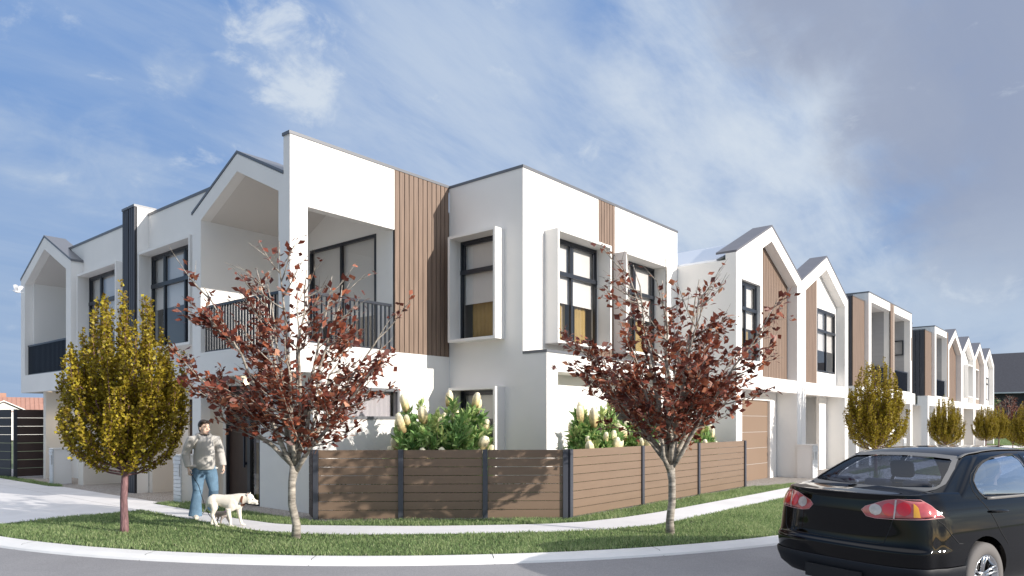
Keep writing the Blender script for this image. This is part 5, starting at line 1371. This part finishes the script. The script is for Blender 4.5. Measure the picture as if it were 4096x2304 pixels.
def head(b, c, yaw=0, sc=1.0):
    """face features turn with yaw; c is the centre of the skull"""
    Rm = Matrix.Rotation(yaw, 3, 'Z')
    P = lambda x, y, z: c + Rm @ V3(x*sc, y*sc, z*sc)
    def e(p, r): b.ball(P(*p), tuple(q*sc for q in r), Rm, 18, 12)
    e((0,0,.015),(.076,.094,.100)); e((0,.022,-.045),(.064,.074,.072)); e((0,.045,-.088),(.040,.046,.030)); e((0,.058,-.10),(.022,.026,.018))
    e((0,.072,.030),(.056,.022,.014)); e((.042,.055,-.030),(.028,.032,.030)); e((-.042,.055,-.030),(.028,.032,.030))
    b.tube([P(0,.088,.022), P(0,.102,-.008), P(0,.110,-.026)], [.009*sc, .012*sc, .016*sc], 8); e((.012,.096,-.028),(.010,.012,.009)); e((-.012,.096,-.028),(.010,.012,.009))
    e((0,.090,-.058),(.022,.012,.006)); e((0,.088,-.068),(.019,.012,.007))
    for s in (-1, 1): e((.078*s,-.005,-.008),(.010,.020,.032))
    b.tube([P(0,-.012,-.06), c + V3(0,-.018,-.17)*1], [.056*sc, .062*sc], 14)
    return P, Rm
PW = thing('person', 'woman in pale grey hooded jacket and blue jeans walking two dogs on the footpath', 'person', (6.02, 12.05, .012), None, R(168))
HC = V3(0, .015, 1.545); YAW = R(16)
b = MB(); P, Rm = head(b, HC, YAW)
b.tube([V3(0,0,.86), V3(0,.0,1.1), V3(0,-.01,1.36)], [(.13,.09),(.14,.10),(.12,.07)], 14)
for sg, hip, kn, an, toe, heel in ((1, V3(.09,0,.86), V3(.12,.09,.48), V3(.165,.10,.09), V3(.185,.25,.04), V3(.165,.06,.045)), (-1, V3(-.09,0,.86), V3(-.13,.06,.47), V3(-.225,-.33,.17), V3(-.235,-.20,.05), V3(-.23,-.37,.12))):
    b.tube([hip, hip.lerp(kn,.5), kn, kn.lerp(an,.4), an], [.078,.07,.05,.052,.036], 12); b.tube([heel, heel.lerp(toe,.5), toe], [.032,.035,.03], 10)
sh = {1: V3(.185,-.015,1.345), -1: V3(-.185,-.015,1.345)}; el = {1: V3(.285,-.05,1.10), -1: V3(-.285,-.055,1.10)}; wr = {1: V3(.262,.035,.875), -1: V3(-.305,.055,.885)}
for sg in (1, -1): b.tube([V3(.05*sg,-.01,1.34), sh[sg], el[sg], wr[sg]], [.06,.05,.038,.025], 10)
hand(b, wr[1]+V3(0,.005,-.015), V3(-.03,.22,-1), V3(-.35,1,.15), V3(-1,-.25,.1), 1)
hand(b, wr[-1]+V3(0,.005,-.015), V3(.0,.25,-1), V3(.35,1,.2), V3(1,-.3,.1), -1)
meld(b, 'body', M['skin'], PW, .0055, 3)
# hair, eyes, lips
b = MB(); e = lambda p, r: b.ball(P(*p), r, Rm, 18, 12)
e((0,-.026,.050),(.091,.096,.096)); e((0,-.055,-.01),(.074,.055,.080)); e((.03,.030,.100),(.060,.066,.036)); e((-.035,.032,.096),(.054,.062,.034)); e((.074,-.012,.045),(.016,.040,.048)); e((-.074,-.012,.045),(.016,.040,.048)); e((0,-.066,-.062),(.052,.026,.035))
meld(b, 'hair', M['hair'], PW, .007, 3)
for s in (-1, 1):
    b = MB(); b.ball(P(.031*s,.0845,.008), (.0115,.008,.006), Rm, 10, 8); o = b.build('eye', M['white'], PW, True, True)
    b = MB(); b.ball(P(.031*s,.0915,.008), (.0052,.003,.0052), Rm, 8, 6); b.build('iris', M['dark'], o, True, True)
    b = MB(); b.tube([P(.012*s,.096,.026), P(.033*s,.090,.033), P(.050*s,.076,.026)], [.003,.0035,.002], 5); b.build('eyebrow', M['hair'], PW, True, True)
b = MB(); b.ball(P(0,.0985,-.060), (.019,.005,.0045), Rm, 10, 6); b.ball(P(0,.0965,-.067), (.016,.005,.0045), Rm, 10, 6); b.build('mouth', M['lip'], PW, True, True)
# striped roll-neck
b = MB(); b.tube([V3(0,-.012,1.34), V3(0,-.002,1.40), V3(0,.004,1.445)], [.078,.066,.064], 18); b.ball(V3(0,.075,1.345), (.052,.060,.085)); meld(b, 'rollneck', M['stripe'], PW, .008, 2)
# hooded jacket
b = MB(); b.tube([V3(0,.0,.835), V3(0,.0,.855), V3(0,.005,.92), V3(0,.01,1.05), V3(0,.01,1.20), V3(0,.0,1.31), V3(0,-.012,1.375), V3(0,-.015,1.41)], [(.195,.150),(.205,.158),(.222,.172),(.218,.170),(.212,.160),(.196,.135),(.150,.098),(.09,.07)], 24)
for sg in (1, -1):
    w_ = wr[sg]; k = el[sg]
    b.tube([V3(.12*sg,-.012,1.345), sh[sg]+V3(.012*sg,0,-.005), sh[sg].lerp(k,.5)+V3(.012*sg,0,0), k, k.lerp(w_,.45)+V3(.004*sg,0,0), k.lerp(w_,.85), w_+V3(0,0,.005)], [.075,.088,.080,.070,.062,.055,.045], 14)
    for q, rr_ in ((.72,.064),(.82,.060),(.90,.060)): b.ball(k.lerp(w_, q), (rr_, rr_, .020), None, 14, 8)
    b.ball(k + V3(.0,.01,.0), (.074,.072,.05))
for a0 in (.15, .6, 1.2, 2.0, 2.6): b.ball(V3(.16*math.cos(a0*2.4), .13*math.sin(a0*2.4), .87+.02*math.sin(a0*9)), (.07,.06,.028))
hp = [V3(.012,.150,1.255), V3(.060,.115,1.345), V3(.100,.02,1.412), V3(.085,-.085,1.42), V3(0,-.125,1.425), V3(-.085,-.085,1.42), V3(-.100,.02,1.412), V3(-.060,.115,1.345), V3(-.012,.150,1.255)]
b.tube(hp, [.016,.026,.036,.044,.048,.044,.036,.026,.016], 10); b.ball(V3(0,-.125,1.37), (.11,.055,.075))
meld(b, 'jacket', M['fleece'], PW, .009, 4)
b = MB(); b.tube([V3(0,.166,1.25), V3(0,.178,1.1), V3(0,.182,.95), V3(0,.166,.85)], .004, 5); b.build('zip', M['metal'], PW, True, True)
for s in (-1, 1):
    b = MB(); b.tube([V3(.062*s,.140,1.335), V3(.075*s,.165,1.28), V3(.088*s,.172,1.22)], .005, 6); b.build('drawstring', M['frame'], PW, True, True)
# flared jeans, shoes
b = MB(); b.ball(V3(0,-.01,.86), (.180,.150,.11))
b.tube([V3(.085,0,.86), V3(.105,.03,.70), V3(.125,.085,.48), V3(.150,.085,.28), V3(.165,.092,.07), V3(.166,.092,.05)], [(.110,.115),(.102,.105),(.077,.08),(.080,.085),(.095,.11),(.097,.112)], 16)
b.tube([V3(-.085,0,.86), V3(-.11,.06,.68), V3(-.135,.09,.49), V3(-.165,-.06,.33), V3(-.215,-.255,.155), V3(-.22,-.275,.135)], [(.110,.115),(.102,.105),(.079,.08),(.078,.08),(.090,.095),(.092,.097)], 16)
for p, r_ in ((V3(.126,.15,.50),(.06,.02,.02)), (V3(.12,.06,.55),(.082,.08,.02)), (V3(.148,.07,.33),(.085,.088,.02)), (V3(-.135,.07,.55),(.085,.085,.02)), (V3(-.16,-.03,.37),(.083,.08,.02))): b.ball(p, r_)
meld(b, 'jeans', M['denim'], PW, .009, 4)
for pts, rz_ in (([V3(.165,.045,.05), V3(.168,.10,.055), V3(.180,.19,.042), V3(.188,.265,.032)], 0), ([V3(-.228,-.385,.125), V3(-.228,-.34,.12), V3(-.232,-.24,.065), V3(-.235,-.175,.034)], 0)):
    b = MB(); b.tube(pts, [(.040,.045),(.043,.05),(.046,.038),(.032,.024)], 14); meld(b, 'shoe', M['shoe'], PW, .007, 3)

# white dog: measured in the plane it walks in, near side is -y
M['dogwhite'] = mat('short_white_coat', (.80,.745,.66), .75, spec=.2, nscale=6, namt=.04)
M['pink'] = mat('pink_ear', (.55,.27,.22), .6); M['leather'] = mat('brown_leather', (.20,.075,.04), .5)
K = .001227
q = lambda zx, zy, y=0.: V3((zx-640)*K, y, (1318-zy)*K)
DW = thing('white_dog', 'white short-haired dog with brown leather collar stepping along the footpath', 'dog', (5.742, 10.824, .012), None, R(-49.7))
b = MB()
def sec(x, t_, bt, w_): return (q(x, (t_+bt)/2), ((w_), (bt-t_)/2*K))
S_ = [sec(428,945,1010,.035), sec(450,925,1040,.072), sec(490,905,1065,.094), sec(550,906,1058,.090), sec(620,911,1066,.092), sec(690,908,1096,.100), sec(750,904,1118,.104), sec(800,905,1110,.094), sec(835,912,1080,.070)]
b.tube([s[0] for s in S_], [s[1] for s in S_], 18)
b.tube([q(780,985), q(840,968), q(900,958), q(945,958)], [(.088,.105),(.078,.092),(.066,.078),(.062,.066)], 16)
b.ball(q(958,955), (.073,.066,.068)); b.ball(q(985,985), (.058,.056,.052)); b.tube([q(985,985), q(1030,1003), q(1066,1010)], [(.050,.046),(.040,.036),(.030,.027)], 14); b.ball(q(1052,1030), (.028,.024,.014)); b.ball(q(1000,1020), (.045,.034,.020))
b.ball(q(965,1000,.040), (.035,.022,.035)); b.ball(q(965,1000,-.040), (.035,.022,.035))
for y in (-.046, .044): b.tube([q(948,925,y), q(952,898,y*1.15), q(962 if y > 0 else 958,878,y*1.2)], [(.020,.016),(.014,.009),(.003,.003)], 8)
def leg(pts, rad): b.tube(pts, rad, 12)
# hind near, hind far, front near, front far
b.ball(q(498,1000,-.055), (.088,.055,.105)); b.ball(q(490,1000,.055), (.085,.05,.10))
leg([q(515,1020,-.065), q(528,1090,-.07), q(505,1165,-.07), q(528,1225,-.07), q(556,1290,-.07)], [.064,.050,.029,.022,.024])
leg([q(470,1030,.06), q(492,1090,.065), q(478,1160,.065), q(462,1225,.065), q(450,1285,.065)], [.062,.048,.028,.022,.023])
b.ball(q(745,1050,-.065), (.075,.045,.09)); b.ball(q(800,1050,.06), (.07,.045,.085))
leg([q(715,1085,-.075), q(712,1125,-.075), q(728,1195,-.075), q(738,1245,-.075), q(738,1290,-.075)], [.052,.038,.028,.022,.024])
leg([q(800,1085,.068), q(806,1130,.068), q(815,1200,.068), q(825,1250,.068), q(838,1288,.068)], [.05,.036,.027,.022,.024])
for x, zy, y in ((565,1308,-.07), (457,1300,.065), (743,1306,-.075), (850,1303,.068)):
    b.ball(q(x,zy,y), (.037,.027,.018))
    for j in (-1.2,-.4,.4,1.2): b.ball(q(x+20,zy+3,y+j*.0145), (.018,.0095,.013), None, 10, 8)
b.tube([q(436,965), q(412,1040), q(402,1095), q(375,1135), q(345,1162)], [.030,.020,.015,.011,.005], 10)
meld(b, 'body', M['dogwhite'], DW, .0065, 4)
b = MB(); b.ball(q(1078,1004), (.012,.016,.011)); b.build('nose', M['dark'], DW, True, True)
for y in (-.043, .043):
    b = MB(); b.ball(q(1017,972,y), (.010,.007,.009)); b.build('eye', M['dark'], DW, True, True)
b = MB(); b.tube([q(951,922,-.058), q(954,900,-.064), q(958,886,-.063)], [(.011,.004),(.007,.003),(.002,.002)], 6); b.build('inner_ear', M['pink'], DW, True, True)
def ring(c, ax, ru, rv, wd_, th, n=28):
    ax = ax.normalized(); u = V3(0,1,0); v = ax.cross(u).normalized(); m_ = MB(); vs = []
    for i in range(n):
        a = 2*math.pi*i/n; o = u*math.cos(a)*ru + v*math.sin(a)*rv; nn = (u*math.cos(a) + v*math.sin(a))
        for dx, dn in ((-wd_,0),(-wd_,th),(wd_,th),(wd_,0)): vs.append(c + o + ax*dx + nn*dn)
    m_.add(vs, [(4*i+k, 4*i+(k+1) % 4, 4*((i+1) % n)+(k+1) % 4, 4*((i+1) % n)+k) for i in range(n) for k in range(4)]); return m_
cl = ring(q(879,982), V3(1, 0, -.10), .077, .090, .016, .006).build('collar', M['leather'], DW, local=True)
b = MB(); b.box(-.018,.018,-.005,.005,-.016,.016); o = b.build('buckle', M['metal'], cl, local=True); o.location = q(864,1018,-.076)
# small grey dog half hidden behind it
M['doggrey'] = mat('thin_grey_coat', (.36,.31,.29), .75, nscale=9, namt=.3)
M['ribbon'] = mat('pink_ribbon', (.62,.25,.55), .5)
DG = thing('grey_dog', 'small grey dog with a pink ribbon collar, behind the white dog', 'dog', (5.80, 11.02, .012), None, R(-49.7))
q2 = lambda zx, zy, y=0.: V3((zx-620)*.00125, y, (1298-zy)*.00125)
b = MB(); b.tube([q2(535,1165), q2(560,1160), q2(610,1165), q2(660,1165), q2(690,1160)], [(.03,.035),(.045,.048),(.042,.046),(.05,.058),(.035,.045)], 14)
b.tube([q2(675,1150), q2(690,1120), q2(700,1095)], [.034,.028,.026], 10); b.ball(q2(706,1085), (.038,.034,.034)); b.tube([q2(715,1088), q2(745,1098)], [.022,.012], 8)
for y in (-.026,.026): b.tube([q2(695,1070,y), q2(688,1040,y*1.6)], [.014,.003], 6)
for pts in ([q2(545,1180,-.03), q2(548,1215,-.03), q2(525,1250,-.03), q2(500,1285,-.03)], [q2(555,1180,.03), q2(565,1215,.03), q2(550,1250,.03), q2(545,1285,.03)], [q2(668,1190,.03), q2(690,1240,.03), q2(710,1285,.03)], [q2(640,1190,-.03), q2(618,1240,-.03), q2(612,1288,-.03)]):
    b.tube(pts, [.024,.016,.011,.011][:len(pts)], 8); b.ball(pts[-1]+V3(.012,0,-.004), (.02,.013,.010))
b.tube([q2(535,1150), q2(515,1165), q2(505,1190)], [.012,.008,.004], 6)
meld(b, 'body', M['doggrey'], DG, .0055, 3)
b = MB(); b.ball(q2(755,1098), (.008,.008,.007)); b.build('nose', M['dark'], DG, True, True)
ring(q2(686,1130), V3(.35,0,.9), .032, .032, .010, .005).build('ribbon', M['ribbon'], DG, local=True)
# leash from the woman's right hand to the small dog
W = lambda zx, zy, d: (lambda a: V3(d*(math.cos(VA)+a*math.sin(VA)), d*(math.sin(VA)-a*math.cos(VA)), EYE + d*(1690-(1700+zy/3.22))/2880))((700+zx/3.22-2048)/2880)
hw = PW.location + Matrix.Rotation(R(168), 3, 'Z') @ V3(wr[1].x-.02, wr[1].y+.045, wr[1].z-.085)
pl = [hw + V3(0,0,.02), hw, W(305,780,12.05), W(345,920,11.95), W(400,1090,11.85), W(455,1180,11.75), W(520,1225,11.65), W(590,1236,11.6)] + [DG.matrix_basis @ q2(686,1135) + V3(0,0,-.03)]
b = MB(); b.tube(pl, .0055, 6); tag(b.build('leash', M['gap'], None, smooth=True), 'thin dark dog leash hanging from the woman\'s hand to the dogs', 'leash')

# driver seen through the rear window
DR = thing('person', 'driver in dark clothes sitting at the wheel of the black sedan', 'person', (0,0,0))
cm = Matrix.LocRotScale(CAR.location, CAR.rotation_euler, CAR.scale)
DR.location = cm @ V3(1.02, -.39, .5); DR.rotation_euler = (0, 0, CAR.rotation_euler.z - R(90))
b = MB(); Pd, Rd = head(b, V3(-.02,.06,.73), R(-10), .95)
b.tube([V3(0,.02,.1), V3(0,.0,.3), V3(0,.01,.5), V3(0,.02,.57)], [(.15,.11),(.17,.12),(.17,.11),(.08,.07)], 14)
for sg in (1, -1):
    b.tube([V3(.17*sg,.02,.50), V3(.24*sg,.14,.28), V3(.16*sg,.46,.40)], [.055,.045,.03], 10); b.tube([V3(.09*sg,.05,.08), V3(.13*sg,.45,.12), V3(.12*sg,.75,-.15)], [.085,.065,.05], 10)
    hand(b, V3(.16*sg,.47,.40), V3(-.1*sg,.5,.4), V3(-sg,.2,.2), V3(0,-.2,-1), sg)
meld(b, 'body', M['skin'], DR, .009, 3)
b = MB(); b.ball(Pd(0,-.022,.04), (.084,.09,.09), Rd); b.ball(Pd(0,-.05,-.02), (.07,.05,.07), Rd); meld(b, 'hair', M['hair'], DR, .009, 2)
b = MB(); b.tube([V3(0,.02,.06), V3(0,.0,.3), V3(0,.01,.5), V3(0,.02,.575)], [(.17,.13),(.19,.14),(.185,.125),(.085,.075)], 14)
for sg in (1, -1): b.tube([V3(.15*sg,.02,.50), V3(.245*sg,.14,.28), V3(.175*sg,.42,.385)], [.07,.06,.045], 10)
meld(b, 'jumper', M['seat'], DR, .01, 3)

# white dove
BD = thing('white_dove', 'white dove with raised wings flying past the left gable', 'bird', (6.40, 23.55, 5.30), None, R(-49.7)+R(180))
M['feather'] = mat('white_feathers', (.82,.82,.84), .7, nscale=20, namt=.06); M['featherdark'] = mat('grey_feathers', (.10,.11,.13), .7)
b = MB(); b.tube([V3(-.10,0,-.012), V3(-.05,0,-.006), V3(0,0,0), V3(.05,0,.012), V3(.085,0,.030), V3(.105,0,.040)], [(.012,.010),(.030,.026),(.036,.034),(.030,.030),(.020,.020),(.018,.018)], 12); b.ball(V3(.108,0,.044), (.020,.017,.018)); b.tube([V3(.124,0,.042), V3(.142,0,.036)], [.006,.001], 6)
meld(b, 'body', M['feather'], BD, .004, 2)
b = MB(); b.add([(-.09,-.012,-.012),(-.09,.012,-.012),(-.17,.026,-.022),(-.18,0,-.024),(-.17,-.026,-.022)] + [(-.09,-.012,-.017),(-.09,.012,-.017),(-.17,.026,-.026),(-.18,0,-.028),(-.17,-.026,-.026)], [(0,1,2,3,4),(9,8,7,6,5),(0,5,6,1),(1,6,7,2),(2,7,8,3),(3,8,9,4),(4,9,5,0)]); b.build('tail', M['feather'], BD, local=True)
for sg in (1, -1):
    b = MB(); n = 8; vs = []
    for i in range(n+1):
        u = i/n; root = V3(.035-.09*u, .018*sg, .02); ln = .19*(.55+.45*math.sin(math.pi*(.25+.6*u)))*(1.0 if sg > 0 else .95)
        tip = root + V3(-.02-.055*u+ (.05 if sg > 0 else 0), sg*.055, ln*.92); mid = root.lerp(tip, .5) + V3(0, sg*.018, 0)
        for p_, t_ in ((root,.006),(mid,.004),(tip,.0015)): vs += [p_ + V3(0,sg*t_,0), p_ - V3(0,sg*t_,0)]
    fs = []
    for i in range(n):
        for k in range(2):
            a = i*6+k*2; c = a+6; fs += [(a, a+2, c+2, c), (a+1, c+1, c+3, a+3)]
        fs.append((i*6+4, i*6+5, i*6+11, i*6+10))
    b.add(vs, fs); b.build('wing', M['feather'], BD, local=True)
